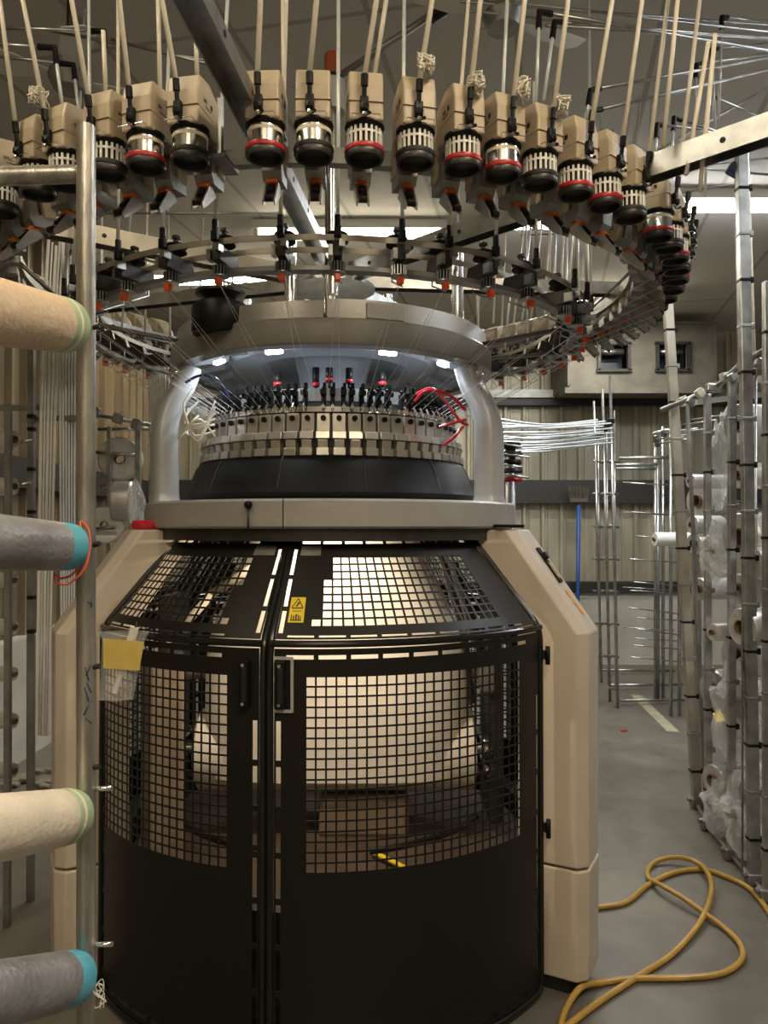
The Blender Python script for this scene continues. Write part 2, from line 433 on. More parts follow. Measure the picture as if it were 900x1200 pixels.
# upper ring
MB().lathe([(.575, 2.134), (.628, 2.134), (.634, 2.14), (.634, 2.215), (.628, 2.222), (.575, 2.222)], 96, AXM, closed=True).build('upper_ring', M['ringgrey'], mach)
MB().lathe([(.60, 2.222), (.618, 2.222), (.612, 2.288), (.59, 2.29)], 40, AXM, closed=True, a0=-88, a1=180).build('ring_cover', M['ringgrey2'], mach)
MB().lathe([(.60, 2.222), (.615, 2.222), (.609, 2.283), (.59, 2.285)], 40, AXM, closed=True, a0=-179.9, a1=-89.2).build('ring_cover', M['ringgrey'], mach)
MB().box(cy(.616, -70, 2.252), (.13, .012, .05), Matrix.Rotation(math.radians(20), 3, 'Z')).build('cover_plate', M['ringgrey2'], mach)
# underside with ribbed dome
MB().lathe([(.60, 2.15), (.55, 2.15), (.52, 2.185), (.42, 2.20), (.40, 2.175), (.30, 2.17), (.26, 2.20), (.16, 2.21), (.14, 2.16), (0, 2.16)], 64, AXM).build('dome_underside', M['dome'], mach)
MB().lathe([(0, 2.235), (.59, 2.235), (.59, 2.245), (0, 2.245)], 48, AXM, closed=False).build('dome_top', M['galv_dark'], mach)
for k in range(18):
    a = 20*k+7
    mb = MB(); f = frame(a)
    mb.prism([(.43, 2.20), (.56, 2.15), (.56, 2.14), (.43, 2.17)], f, -.006, .006); mb.build('dome_rib', M['dome'], mach)
for a in (-110, -64, -142, -32):
    mb = MB(); f = frame(a); mb.box((0, 0, 0), (.018, .06, .012)); bmesh.ops.transform(mb.b, matrix=f @ Matrix.Translation((.50, 0, 2.145)), verts=mb.b.verts)
    mb.build('led_lamp', M['led'], mach)
    area('machine_led', cy(.49, a, 2.13), (0, 0, math.radians(a)), (.018, .06), .95, (.82, .91, 1))
# curved posts between bed ring and upper ring
for a, nm in ((-28, 'curved post'), (-152.5, 'curved post'), (90, 'curved post')):
    f = frame(a)
    path = [(.665, 1.63), (.665, 1.70), (.667, 1.84), (.662, 1.92), (.640, 1.99), (.600, 2.06), (.575, 2.13)]
    path = smooth_path([(r, 0, z) for r, z in path], 5)
    mb = MB(); rings = []
    for i, q in enumerate(path):
        t = (path[min(i+1, len(path)-1)]-path[max(i-1, 0)]).normalized(); nx = Vector((t.z, 0, -t.x))
        s_ = 1-.22*i/len(path)
        if i < 2: s_ *= 1.08
        hw, hd = .062*s_, .048*s_; ring = []
        for k in range(20):
            an = 2*PI*k/20; cx = math.copysign(abs(math.cos(an))**.55, math.cos(an)); sx = math.copysign(abs(math.sin(an))**.55, math.sin(an))
            ring.append(mb.b.verts.new(f @ (q+nx*hd*cx+Vector((0, hw*sx, 0)))))
        rings.append(ring)
    for A, B in zip(rings, rings[1:]):
        for k in range(20):
            fc = mb.b.faces.new((A[k], A[(k+1) % 20], B[(k+1) % 20], B[k])); fc.smooth = True
    mb.b.faces.new(rings[0]); mb.b.faces.new(rings[-1])
    po = mb.build('curved_post', M['armgrey'], mach)
    for s in (-.025, .025):
        mb = MB(); mb.tube([f @ Vector((.60, s, 2.115)), f @ Vector((.645, s, 2.10))], .009, 6); mb.build('bolt', M['chrome'], po)
# lever with ball
mb = MB(); c = cy(.735, -107.2, 1.53); mb.tube([c, c+Vector((0, 0, .075))], .0035, 8); lv = mb.build('lever', M['dark'], mach)
MB().ball(c+Vector((0, 0, .085)), .0135).build('ball_knob', M['blackpl'], lv)

# legs ---------------------------------------------------------------
def leg(a):
    f = frame(a); hw, ch = .105, .032
    def sect(r_out, z, r_in, hw=hw):
        return [f @ Vector(v) for v in ((r_in, -hw, z), (r_out-ch, -hw, z), (r_out, -hw+ch, z), (r_out, hw-ch, z), (r_out-ch, hw, z), (r_in, hw, z))]
    def loft(secs, name, m, par):
        mb = MB(); R = [[mb.b.verts.new(p) for p in s] for s in secs]
        for A, B in zip(R, R[1:]):
            n = len(A)
            for k in range(n): mb.b.faces.new((A[k], A[(k+1) % n], B[(k+1) % n], B[k]))
        mb.b.faces.new(R[0][::-1]); mb.b.faces.new(R[-1]); return mb.build(name, m, par, bevel=.006)
    up = loft([sect(1.032, .42, .80), sect(1.035, 1.19, .80), sect(.815, 1.50, .58), sect(.79, 1.535, .55)], 'leg', M['leg'], mach)
    loft([sect(1.030, .05, .80), sect(1.035, .412, .80)], 'leg_foot_panel', M['leg'], up)
    loft([sect(1.0, .0, .82, .09), sect(1.0, .06, .82, .09)], 'leg_foot', M['rubber'], up)
    return up, f
legR, fR = leg(-27.5); legL, fL = leg(-152.5); legB, fB = leg(90)
# control panel on the slanted face of the right leg
P0 = Vector((1.035, 0, 1.19)); P1 = Vector((.815, 0, 1.50)); sd = (P1-P0).normalized(); sn = Vector((sd.z, 0, -sd.x))
def slant(t, y, h=0): v = P0+(P1-P0)*t+sn*h; return fR @ Vector((v.x, y, v.z))
def slant_box(t0, t1, y0, y1, h, name, m, par, h0=0.001):
    mb = MB(); q = [slant(t0, y0, h0), slant(t0, y1, h0), slant(t1, y1, h0), slant(t1, y0, h0)]; u = [slant(t0, y0, h), slant(t0, y1, h), slant(t1, y1, h), slant(t1, y0, h)]
    A = [mb.b.verts.new(p) for p in q]; B = [mb.b.verts.new(p) for p in u]
    mb.b.faces.new(A[::-1]); mb.b.faces.new(B)
    for k in range(4): mb.b.faces.new((A[k], A[(k+1) % 4], B[(k+1) % 4], B[k]))
    return mb.build(name, m, par)
pn = slant_box(.52, .90, -.012, .028, .006, 'switch_panel', M['blackpl'], legR)
slant_box(.56, .73, -.004, .02, .008, 'gold_label', M['goldlabel'], legR, .0062)
mb = MB(); mb.tube([slant(.80, .008, .006), slant(.80, .008, .018)], .014, 14); mb.build('rotary_switch', M['rubber'], legR)
for i in range(3):
    t = .40-.10*i; mb = MB()
    for k in range(3):
        c = slant(t+random.uniform(-.02, .02), .012+random.uniform(-.012, .012)+.004*i, .001); nrm = (slant(t, 0, 1)-slant(t, 0, 0)).normalized()
        q = nrm.orthogonal().normalized(); r_ = nrm.cross(q); rad = random.uniform(.009, .016)
        mb.face([c+nrm*.0008*k+(q*math.cos(x*PI/5)*rad*random.uniform(.8, 1.2)+r_*math.sin(x*PI/5)*rad) for x in range(10)])
    mb.build('paint_smear', M['orangedust'], legR)
# beacon lens on the left leg, dark clamp on the right one
mb = MB(); c = cy(.74, -149.5, 1.536); mb.lathe([(.0, 0), (.045, 0), (.05, .008), (.05, .02), (.042, .032), (0, .034)], 28, Matrix.Translation(c)); mb.build('signal_lens', M['redlens'], mach)
mb = MB(); c = cy(.76, -33, 1.54); mb.box(c+Vector((0, 0, .008)), (.10, .06, .012), Matrix.Rotation(.4, 3, 'Z'), .003); mb.build('dark_cover', M['blackpl'], mach)

# doors ---------------------------------------------------------------
def lowp(a, z, R=.90): return cy(R, a, z)
def upp(a, v): return cy(.64+(.90-.64)*v, a, 1.51+(1.215-1.51)*v)
def sheet(fn, us, vs, hole, name, m, par):
    us = sorted(set(round(u, 5) for u in us)); vs = sorted(set(round(v, 5) for v in vs))
    mb = MB(); V = {}
    def gv(i, j):
        if (i, j) not in V: V[(i, j)] = mb.b.verts.new(fn(us[i], vs[j]))
        return V[(i, j)]
    for i in range(len(us)-1):
        for j in range(len(vs)-1):
            if hole((us[i]+us[i+1])/2, (vs[j]+vs[j+1])/2): continue
            f = mb.b.faces.new((gv(i, j), gv(i+1, j), gv(i+1, j+1), gv(i, j+1)))
    return mb.build(name, m, par, solid=.0025)
def grid_lines(a0, n, pitch, gap):
    out = []
    for k in range(n): out += [a0+k*pitch+gap/2, a0+(k+1)*pitch-gap/2]
    return out
def make_door(aL, aR, gridL, nC, ugL, unC, side):
    """aL..aR angular span; gridL start angle and number of columns of lower mesh; ugL/unC of upper mesh"""
    fr = MB()
    n = 14
    loop = [lowp(aL, .018)]+[lowp(aL, 1.21)]+[upp(aL, 0)]
    arcT = [upp(aL+(aR-aL)*k/n, 0) for k in range(1, n)]
    arcB = [lowp(aR+(aL-aR)*k/n, .018) for k in range(1, n)]
    P = loop+arcT+[upp(aR, 0), lowp(aR, 1.21), lowp(aR, .018)]+arcB
    fr.tube(round_path(P, .045, 6), .0105, 10, closed=True)
    fr.tube([lowp(aL+(aR-aL)*k/24, 1.212) for k in range(25)], .0105, 10)
    door = fr.build('door', M['blacktube'], mach)
    # lower panel
    A0, A1 = aL+.75, aR-.75; Z0, Z1 = .032, 1.198
    pit = 1.86; gp_ = .34; NR = 19; zt = 1.120; zp = .0293; zg = .0052
    us = [A0, A1]+grid_lines(gridL, nC, pit, gp_)
    slotw = [(A0+.35, A0+1.25), (A1-1.25, A1-.35)]
    for s in slotw: us += list(s)
    k = 0; tops = []
    u = A0+2.2
    while u+5 < A1-2:
        tops.append((u, u+5.0)); us += [u, u+5.0]; u += 5.9
    us += [A0+(A1-A0)*i/40 for i in range(41)]
    vs = [Z0, Z1, .045, .062, 1.168, 1.180]+grid_lines(zt-NR*zp, NR, zp, zg)
    slots = []
    z = .10
    while z+.115 < 1.12:
        slots.append((z, z+.112)); vs += [z, z+.112]; z += .130
    gl = grid_lines(gridL, nC, pit, gp_); gz = grid_lines(zt-NR*zp, NR, zp, zg)
    def hole(u, v):
        if 1.168 < v < 1.180 or .045 < v < .062: return any(a < u < b for a, b in tops)
        for a, b in slotw:
            if a < u < b: return any(c < v < d for c, d in slots)
        if gridL < u < gridL+nC*pit and zt-NR*zp < v < zt:
            iu = (u-gridL) % pit; iv = (v-(zt-NR*zp)) % zp
            return gp_/2 < iu < pit-gp_/2 and zg/2 < iv < zp-zg/2
        return False
    sheet(lowp, us, vs, hole, 'lower_mesh_panel', M['black'], door)
    # upper panel
    upit = 2.12; ug = .42; UR = 9; v0 = .20; vp = .0735; vg = .014
    us = [A0, A1]+grid_lines(ugL, unC, upit, ug)+[A0+(A1-A0)*i/30 for i in range(31)]
    for s in slotw: us += list(s)
    for a, b in tops: us += [a, b]
    vs = [.02, .97, .035, .065, .12, .38, .42, .68, .72, .92, .935, .955]+grid_lines(v0, UR, vp, vg)
    def hole2(u, v):
        if .935 < v < .955 or .035 < v < .065: return any(a < u < b for a, b in tops)
        for a, b in slotw:
            if a < u < b: return .12 < v < .38 or .42 < v < .68 or .72 < v < .92
        if ugL < u < ugL+unC*upit and v0 < v < v0+UR*vp:
            cu = int((u-ugL)/upit); cv = int((v-v0)/vp); iu = (u-ugL) % upit; iv = (v-v0) % vp
            if side == 'R':
                if cu < (2 if cv < 3 else 1 if cv < 8 else 0): return False
                if cu > unC-2-(0 if cv > 6 else 0): return False
            else:
                if unC-1-cu < (0 if cv < 4 else 1 if cv < 8 else 0): return False
            return ug/2 < iu < upit-ug/2 and vg/2 < iv < vp-vg/2
        return False
    sheet(upp, us, vs, hole2, 'upper_mesh_panel', M['black'], door)
    return door
doorR = make_door(-97.6, -36.4, -91.1, 25, -90.5, 21, 'R')
doorL = make_door(-144.5, -98.9, -143.0, 20, -143.2, 17, 'L')
tag(doorR, 'wide right mesh door'); tag(doorL, 'narrower left mesh door')
# handles
for d, a in ((doorL, -102.2), (doorR, -95.6)):
    f = frame(a, .90)
    mb = MB()
    mb.box((0, 0, 0), (.022, .030, .135), None, .004); bmesh.ops.transform(mb.b, matrix=f @ Matrix.Translation((.016, 0, 1.098)), verts=mb.b.verts)
    h = mb.build('handle', M['blackpl'], d)
    mb = MB(); mb.box((.026, .004, 1.098), (.012, .014, .10), None, .003); bmesh.ops.transform(mb.b, matrix=f, verts=mb.b.verts); mb.build('handle_grip', M['rubber'], d)
    for zz in (1.043, 1.153):
        mb = MB(); mb.tube([f @ Vector((.026, 0, zz)), f @ Vector((.03, 0, zz))], .005, 8); mb.build('screw', M['chrome'], d)
f = frame(-95.0, .90); mb = MB()
for (y, z, wy, wz) in ((-.0, 1.172, .052, .008), (0, 1.022, .052, .008), (.024, 1.097, .008, .155)):
    mb.box((.006, y, z), (.006, wy, wz))
bmesh.ops.transform(mb.b, matrix=f, verts=mb.b.verts); mb.build('latch_plate', M['armgrey'], doorR)
# hinges
for z in (1.12, .55):
    mb = MB(); mb.tube([cy(.925, -36, z-.03), cy(.925, -36, z+.03)], .008, 8); mb.box(cy(.915, -35.6, z), (.016, .012, .03)); mb.build('hinge', M['blackpl'], doorR)
# warning sticker on the right door
def upq(a, v, h=0): # offset along cone normal
    return upp(a, v)+Vector((math.cos(math.radians(a))*.75, math.sin(math.radians(a))*.75, .66))*h
def sticker_quad(a0, a1, v0, v1, h, name, m): mb = MB(); mb.face([upq(a0, v0, h), upq(a1, v0, h), upq(a1, v1, h), upq(a0, v1, h)]); return mb.build(name, m, doorR)
s0, s1 = -95.0, -91.9
sticker_quad(s0, s1, .60, .83, .004, 'warning_sticker', M['yellow'])
def stk(u, w): return s0+(s1-s0)*u, .60+.23*w
mb = MB()
def tri(P, h, mbx): mbx.face([upq(*stk(u, w_), h) for u, w_ in P])
def ln(p, q, t, mbx, h=.0050):
    (x0, y0), (x1, y1) = p, q; dx, dy = x1-x0, y1-y0; L = math.hypot(dx, dy); nx, ny = -dy/L*t, dx/L*t
    mbx.face([upq(*stk(x, y), h) for x, y in ((x0+nx, y0+ny), (x1+nx, y1+ny), (x1-nx, y1-ny), (x0-nx, y0-ny))])
ln((.5, .06), (.88, .44), .025, mb); ln((.88, .44), (.12, .44), .02, mb); ln((.12, .44), (.5, .06), .025, mb)
ln((.4, .38), (.62, .22), .035, mb); ln((.5, .2), (.5, .30), .03, mb)
ln((.2, .56), (.8, .56), .012, mb)
ln((.2, .92), (.2, .70), .03, mb); ln((.34, .92), (.34, .74), .04, mb); ln((.5, .92), (.5, .68), .05, mb); ln((.66, .92), (.66, .72), .04, mb); ln((.78, .92), (.78, .76), .03, mb); ln((.14, .92), (.86, .92), .02, mb)
mb.build('sticker_print', M['blackink'], doorR)
mb = MB(); mb.face([upq(-94.6, .09, .003), upq(-89.3, .09, .003), upq(-89.3, .19, .003), upq(-94.6, .19, .003)]); mb.build('tape_strip', M['galv_dark'], doorR)
mb = MB(); mb.face([upq(-107.6, .09, .003), upq(-101.6, .09, .003), upq(-101.6, .19, .003), upq(-107.6, .19, .003)]); mb.build('tape_strip', M['galv_dark'], doorL)

# fabric and take-down inside -----------------------------------------
mb = MB(); secs = [(1.60, .34, .34), (1.50, .34, .33), (1.40, .365, .30), (1.24, .445, .26), (1.14, .49, .235), (1.04, .51, .23), (.80, .51, .225), (.60, .51, .22)]
R = []
for z, a_, b_ in secs:
    ex = 1 if z > 1.3 else .55
    R.append([mb.b.verts.new((AX+.02+a_*math.copysign(abs(math.cos(2*PI*k/48))**ex, math.cos(2*PI*k/48)), AY-.03+b_*math.copysign(abs(math.sin(2*PI*k/48))**ex, math.sin(2*PI*k/48)), z)) for k in range(48)])
for A, B in zip(R, R[1:]):
    for k in range(48): f_ = mb.b.faces.new((A[k], A[(k+1) % 48], B[(k+1) % 48], B[k])); f_.smooth = True
mb.build('fabric_tube', M['fabric'], mach, subd=1)
Mr = Matrix.Translation((AX+.02, AY-.06, .675)) @ Matrix.Rotation(PI/2, 4, 'Y')
MB().lathe([(0, -.535), (.14, -.535), (.155, -.525), (.157, 0), (.155, .525), (.14, .535), (0, .535)], 40, Mr).build('fabric_roll', M['fabric'], mach)
MB().tube([(AX-.60, AY-.06, .675), (AX+.60, AY-.06, .675)], .022, 12).build('roll_shaft', M['chrome'], mach)
for s in (-1, 1):
    mb = MB(); mb.box((AX+s*.63, AY-.02, .85), (.05, .30, .86), None, .01)
    sp = mb.build('take_down_side_frame', M['dark'], mach)
    mb = MB(); mb.box((AX+s*.59, AY-.18, 1.0), (.05, .12, .14), None, .01); mb.build('gear_case', M['galv_dark'], sp)
    for z in (.62, .70, .98, 1.12): MB().tube([(AX+s*.60, AY-.20, z), (AX+s*.60, AY+.15, z)], .014, 8).build('tie_rod', M['chrome'], sp)
for y, z in ((.03, .97), (-.07, .97)):
    MB().tube([(AX-.60, AY+y, z), (AX+.60, AY+y, z)], .022, 14).build('take_down_roller', M['galv_dark'], mach)
MB().lathe([(0, .40), (.74, .36), (.76, .34), (.76, .05), (0, .05)], 60, AXM).build('base_turntable', M['brown'], mach)
MB().lathe([(.77, .33), (.84, .33), (.84, .42), (.77, .42)], 72, AXM, closed=True).build('base_ring', M['dark'], mach)
mb = MB(); mb.tube([cy(.62, a, .50) for a in range(-150, -105, 5)], .012, 8); mb.build('bumper_rail', M['blacktube'], mach)
mb = MB(); mb.tube([cy(.62, a, .50) for a in range(-75, -25, 5)], .012, 8); mb.build('bumper_rail', M['blacktube'], mach)
mb = MB(); mb.box((AX+.13, AY-.08, .45), (.34, .26, .14), None, .02); mb.build('roll_pedestal', M['brownlight'], mach)
mb = MB(); mb.bar((AX+.16, AY-.36, .40), (AX+.45, AY-.62, .37), .02, .006); mb.build('yellow_marker', M['yellow'], mach)
mb = MB(); mb.box((AX-.55, AY-.46, .73), (.12, .10, .72), Matrix.Rotation(.6, 3, 'Z'), .01); mb.build('inner_column', M['brownlight'], mach)
mb = MB(); mb.tube([(AX-.42, AY-.30, 1.30), (AX-.20, AY-.36, 1.44)], .016, 8); mb.tube([(AX-.5, AY-.36, 1.2), (AX-.42, AY-.30, 1.30)], .016, 8); mb.build('spreader_arm', M['leg'], mach)
mb = MB(); mb.tube([cy(.58, a, 1.46) for a in range(-150, -100, 5)], .018, 8); mb.build('inner_hoop', M['dark'], mach)
mb = MB(); mb.tube([cy(.62, -50, 1.46), cy(.68, -46, 1.2), cy(.70, -44, .95)], .015, 8); mb.tube([cy(.60, -42, 1.42), cy(.70, -40, 1.12)], .02, 8); mb.build('hanging_linkage', M['dark'], mach)
# work lamp inside, under the bed ring
lp = MB(); lp.box((AX-.05, AY-.56, 1.515), (.42, .03, .018), None, .004); lp.build('inner_lamp', mat('lit warm bar', (1, 1, 1), .4, emit=((1, .85, .6), 6)), mach)
area('inner_lamp_light', (AX-.05, AY-.56, 1.50), (math.radians(25), 0, 0), (.42, .05), 15.0, (1, .83, .60))
# support frame of machine below: bed underside
MB().lathe([(.45, 1.50), (.70, 1.50), (.70, 1.54), (.45, 1.54)], 60, AXM, closed=True).build('bed_underside', M['dark'], mach)

# rear doors close the other two sides of the frame
for d, w_ in ((doorR, 'wide rear mesh door'), (doorL, 'narrow rear mesh door')):
    for k in (1, 2):
        c = d.copy(); C.objects.link(c); c.parent = mach; c.rotation_euler = (0, 0, 2*PI*k/3); c['label'] = w_
        for ch in d.children:
            if 'sticker' in ch.name or 'tape' in ch.name: continue
            g = ch.copy(); C.objects.link(g); g.parent = c
# cables
for pts in ([(488, 462, 2.72), (505, 455, 2.68), (520, 468, 2.66), (538, 492, 2.66), (548, 498, 2.7)], [(515, 500, 2.64), (530, 496, 2.62), (545, 492, 2.66)], [(520, 522, 2.62), (532, 512, 2.6), (543, 500, 2.64)], [(486, 470, 2.7), (500, 458, 2.66), (525, 462, 2.66), (545, 480, 2.7)]):
    mb = MB(); mb.tube(smooth_path([pt(*q) for q in pts], 6), .0055, 6); mb.build('red_cable', M['redcable'], mach)
for i in range(7):
    q = [(222+random.uniform(-4, 14), 455+8*i, 2.75), (212+random.uniform(-5, 8), 478+6*i, 2.7), (232, 500+random.uniform(-14, 20), 2.68), (252, 470+7*i, 2.7)]
    mb = MB(); mb.tube(smooth_path([pt(*v) for v in q], 6), .004, 6); mb.build('air_hose', M['white_tube'] if i % 2 else M['ivory'], mach)
mb = MB(); mb.tube(smooth_path([pt(*q) for q in ((218, 448, 2.7), (235, 440, 2.66), (255, 445, 2.64), (268, 466, 2.68))], 6), .005, 6); mb.build('blue_cable', M['blueclip'], mach)
# black motor drum on the left of the upper ring
mb = MB(); c = cy(.60, -126, 2.20)
mb.lathe([(0, 0), (.092, 0), (.096, .01), (.096, .085), (.09, .10), (0, .10)], 40, Matrix.Translation(c)); dr = mb.build('motor_drum', M['blackpl'], mach)
MB().lathe([(.0, .10), (.055, .10), (.06, .11), (.05, .125), (.085, .135), (.085, .145), (0, .15)], 36, Matrix.Translation(c)).build('drum_cap', M['dark'], dr)
# ================================================================ overhead frame, rings, feeders
RU, ZU = 1.30, 2.49
RL, ZL = .95, 2.30
fr = empty('overhead_frame', (AX, AY, 2.25), 'galvanised overhead frame of rings and radial beams above the machine', 'steel frame')
MB().lathe([(RU-.155, 2.465), (RU-.125, 2.465), (RU-.125, 2.505), (RU-.155, 2.505)], 96, AXM, closed=True).build('upper_feeder_ring', M['galv_dark'], fr)
MB().lathe([(RL-.02, 2.262), (RL+.02, 2.262), (RL+.02, 2.275), (RL-.02, 2.275)], 96, AXM, closed=True).build('lower_feeder_ring', M['galv_dark'], fr)
MB().lathe([(RL-.055, 2.335), (RL-.052, 2.335), (RL-.052, 2.352), (RL-.055, 2.352)], 96, AXM, closed=True).build('drive_belt', M['galv_warm'], fr)
MB().lathe([(RL+.045, 2.335), (RL+.048, 2.335), (RL+.048, 2.352), (RL+.045, 2.352)], 96, AXM, closed=True).build('drive_belt', M['galv_warm'], fr)
def channel(a, r0, r1, z, m, wd=.06, ht=.045, holes=True):
    f = frame(a); mb = MB()
    mb.box(((r0+r1)/2, 0, z), (r1-r0, wd, .004)); mb.box(((r0+r1)/2, wd/2, z-ht/2), (r1-r0, .004, ht)); mb.box(((r0+r1)/2, -wd/2, z-ht/2), (r1-r0, .004, ht))
    bmesh.ops.transform(mb.b, matrix=f, verts=mb.b.verts); o = mb.build('radial_beam', m, fr)
    if holes:
        for k in range(int((r1-r0)/.22)):
            for s in (-1, 1):
                mb = MB(); q = f @ Vector((r0+.12+.22*k, s*(wd/2+.003), z-ht/2)); t = (f.to_3x3() @ Vector((0, s, 0))); mb.tube([q, q+t*.001], .008, 8); mb.build('bolt_hole', M['blackink'], o)
    return o
channel(-95.4, .12, 1.85, 2.57, M['galv'], .055, .045)
channel(-45, .12, 1.95, 2.58, M['galv'], .05, .062)
channel(-147, .12, 1.6, 2.56, M['galv_warm'], .05, .06)
for a in (5, 58, 110, 162): channel(a, .12, 1.35, 2.56, M['galv'], .05, .05, False)
MB().lathe([(0, 2.50), (.17, 2.50), (.17, 2.512), (0, 2.512)], 32, AXM).build('hub_plate', M['galv'], fr)
# poles from the machine's top ring up to the frame
for (r, a, z1) in ((.30, -118, 2.62), (.16, -90, 2.92), (.56, -32, 2.62), (.45, 60, 2.6), (.45, 150, 2.6)):
    mb = MB(); q = cy(r, a, 2.24); mb.tube([q, (q.x, q.y, z1)], .022, 14); mb.lathe([(0, 0), (.045, 0), (.045, .01), (.024, .03), (.022, .03)], 20, Matrix.Translation(q)); mb.build('support_pole', M['chrome'], fr)
for a in (5, 58, 110, 162, -20, 205):
    f = frame(a); mb = MB(); mb.prism([(RL-.02, 2.262), (RU-.13, 2.46), (RU-.13, 2.475), (RL+.01, 2.275)], f, -.008, .008); mb.build('ring_stay', M['galv_dark'], fr)
    mb = MB(); mb.prism([(.60, 2.225), (.60, 2.237), (RL, 2.275), (RL, 2.262)], f, -.012, .012); mb.build('ring_bracket', M['dark'], fr)
for a in (-108, -62, -100):
    f = frame(a); mb = MB(); mb.box((RU-.10, 0, 2.455), (.10, .07, .012), None, .002); mb.tube([Vector((RU-.10, 0, 2.45)), Vector((RU-.10, 0, 2.62))], .012, 8); bmesh.ops.transform(mb.b, matrix=f, verts=mb.b.verts); mb.build('ring_clamp', M['galv'], fr)

def lettering(txt, size, name, m, parent, mtx):
    cu = bpy.data.curves.new(name, 'FONT'); cu.body = txt; cu.size = size; cu.extrude = .0003
    t = bpy.data.objects.new('tmp', cu); C.objects.link(t); bpy.context.view_layer.update()
    me = bpy.data.meshes.new_from_object(t); bpy.data.objects.remove(t)
    me.transform(mtx); o = bpy.data.objects.new(name, me); C.objects.link(o); o.parent = parent; me.materials.append(m); return o

# --- big beige feeder: local x outward, z up, origin = drum bottom centre
def make_feeder(red, slotted):
    e = empty('yarn_feeder', (0, 0, 0), None, 'yarn feeder', 'beige yarn feeders around the upper ring')
    I = Matrix.Identity(4)
    mb = MB()
    mb.prism([(.044, .040), (.044, .120), (.034, .158), (-.02, .163), (-.075, .138), (-.075, .040)], I, -.040, .040)
    mb.prism([(-.07, .040), (-.07, .135), (-.115, .088), (-.140, .03), (-.145, -.02), (-.115, -.02), (-.10, .03)], I, -.030, .030)
    mb.build('housing', M['beige'], e, local=True, bevel=.005)
    mb = MB(); mb.box((0.002, 0, .082), (.0895, .081, .0012)); mb.build('housing_seam', M['card'], e, local=True)
    mb = MB(); mb.lathe([(0, .046), (.046, .046), (.0475, .040), (.044, .032), (0, .032)], 32); mb.build('collar', M['blackpl'], e, local=True)
    if slotted:
        mb = MB(); mb.lathe([(0, -.014), (.0375, -.014), (.0375, .034), (0, .034)], 28); d = mb.build('drum', M['blackpl'], e, local=True)
        mb = MB()
        for k in range(20):
            a = 2*PI*k/20; mb.box((.0405*math.cos(a), .0405*math.sin(a), .012), (.004, .0055, .046), Matrix.Rotation(a, 3, 'Z'))
        mb.lathe([(.0385, .016), (.0425, .016), (.0425, .021), (.0385, .021)], 28, closed=True)
        mb.build('drum_bars', M['chrome' if random.random() < 0 else 'white_tube'], d, local=True)
    else:
        mb = MB(); mb.lathe([(0, -.014), (.0415, -.014), (.0415, .034), (0, .034)], 28); d = mb.build('drum', M['chrome'], e, local=True)
        mb = MB(); mb.lathe([(.040, .019), (.0424, .019), (.0424, .027), (.040, .027)], 28, closed=True); mb.build('yarn_band', M['yarnw'], d, local=True)
    mb = MB(); mb.lathe([(.044, -.021), (.0465, -.021), (.048, -.016), (.0465, -.010), (.036, -.010)], 32, closed=True)
    mb.build('rim', M['red'] if red else M['rubber'], e, local=True)
    mb = MB(); mb.lathe([(.0, -.016), (.037, -.018), (.039, -.034), (.0445, -.035), (.0468, -.028), (.045, -.020), (.0, -.020)], 32); mb.build('drum_cup', M['dark'], e, local=True)
    mb = MB(); mb.prism([(-.145, -.015), (-.095, -.015), (-.085, .03), (-.07, .03), (-.07, -.03), (-.085, -.050), (-.145, -.045)], I, -.024, .024); mb.build('bracket', M['galv_dark'], e, local=True)
    mb = MB(); mb.prism([(-.105, -.048), (-.075, -.048), (-.066, -.060), (-.10, -.070)], I, -.013, .013); mb.build('orange_stop', M['orange'], e, local=True)
    mb = MB(); mb.prism([(-.10, -.058), (-.075, -.058), (-.035, -.116), (-.040, -.128), (-.060, -.115), (-.115, -.070)], I, -.016, -.012); mb.prism([(-.10, -.058), (-.075, -.058), (-.035, -.116), (-.040, -.128), (-.060, -.115), (-.115, -.070)], I, .012, .016)
    mb.prism([(-.11, -.062), (-.10, -.066), (-.04, -.120), (-.05, -.112)], I, -.016, .016)
    arm = mb.build('guide_arm', M['ringgrey'], e, local=True)
    mb = MB(); mb.box((-.062, 0, -.078), (.030, .015, .010), Matrix.Rotation(.85, 3, 'Y'), .002); mb.tube([(-.036, -.009, -.112), (-.036, .009, -.112)], .008, 8); mb.build('eyelet', M['blackpl'], arm, local=True)
    # tube clip on outer face
    mb = MB(); mb.box((.053, -.006, .070), (.014, .020, .036), None, .003); mb.ball((.056, -.006, .062), .013, 1); mb.tube([(.055, -.006, .08), (.060, -.006, .112)], .0055, 8); mb.tube([(.060, -.006, .108), (.063, -.006, .134)], .0085, 8)
    mb.tube([(.05, .0, .05), (.064, .006, .046)], .004, 6)
    cl = mb.build('tube_clip', M['blackpl'], e, local=True)
    mb = MB(); mb.ball((.060, -.006, .046), .0055, 1); mb.tube([(.048, -.034, .044), (.060, -.036, .044), (.060, .030, .046), (.048, .032, .046)], .0012, 5); mb.build('clip_screw', M['chrome'], cl, local=True)
    mt = Matrix.Translation((.0, .0405, .088)) @ Matrix.Rotation(PI, 4, 'Z') @ Matrix.Rotation(PI/2, 4, 'X')
    lettering('SFE', .012, 'marking', M['blackink'], e, Matrix.Translation((-.028, -.0405, .105)) @ Matrix.Rotation(PI/2, 4, 'X'))
    lettering('SFE', .012, 'marking', M['blackink'], e, Matrix.Translation((.012, .0405, .105)) @ Matrix.Rotation(PI, 4, 'Z') @ Matrix.Rotation(PI/2, 4, 'X'))
    mb = MB()
    for s, x0 in ((-1, .006), (1, -.030)):
        mb.box((x0, s*.0406, .109), (.010, .0008, .012)); mb.box((-.012, s*.0406, .097), (.03, .0008, .002))
    mb.build('logo_block', M['blackink'], e, local=True)
    return e
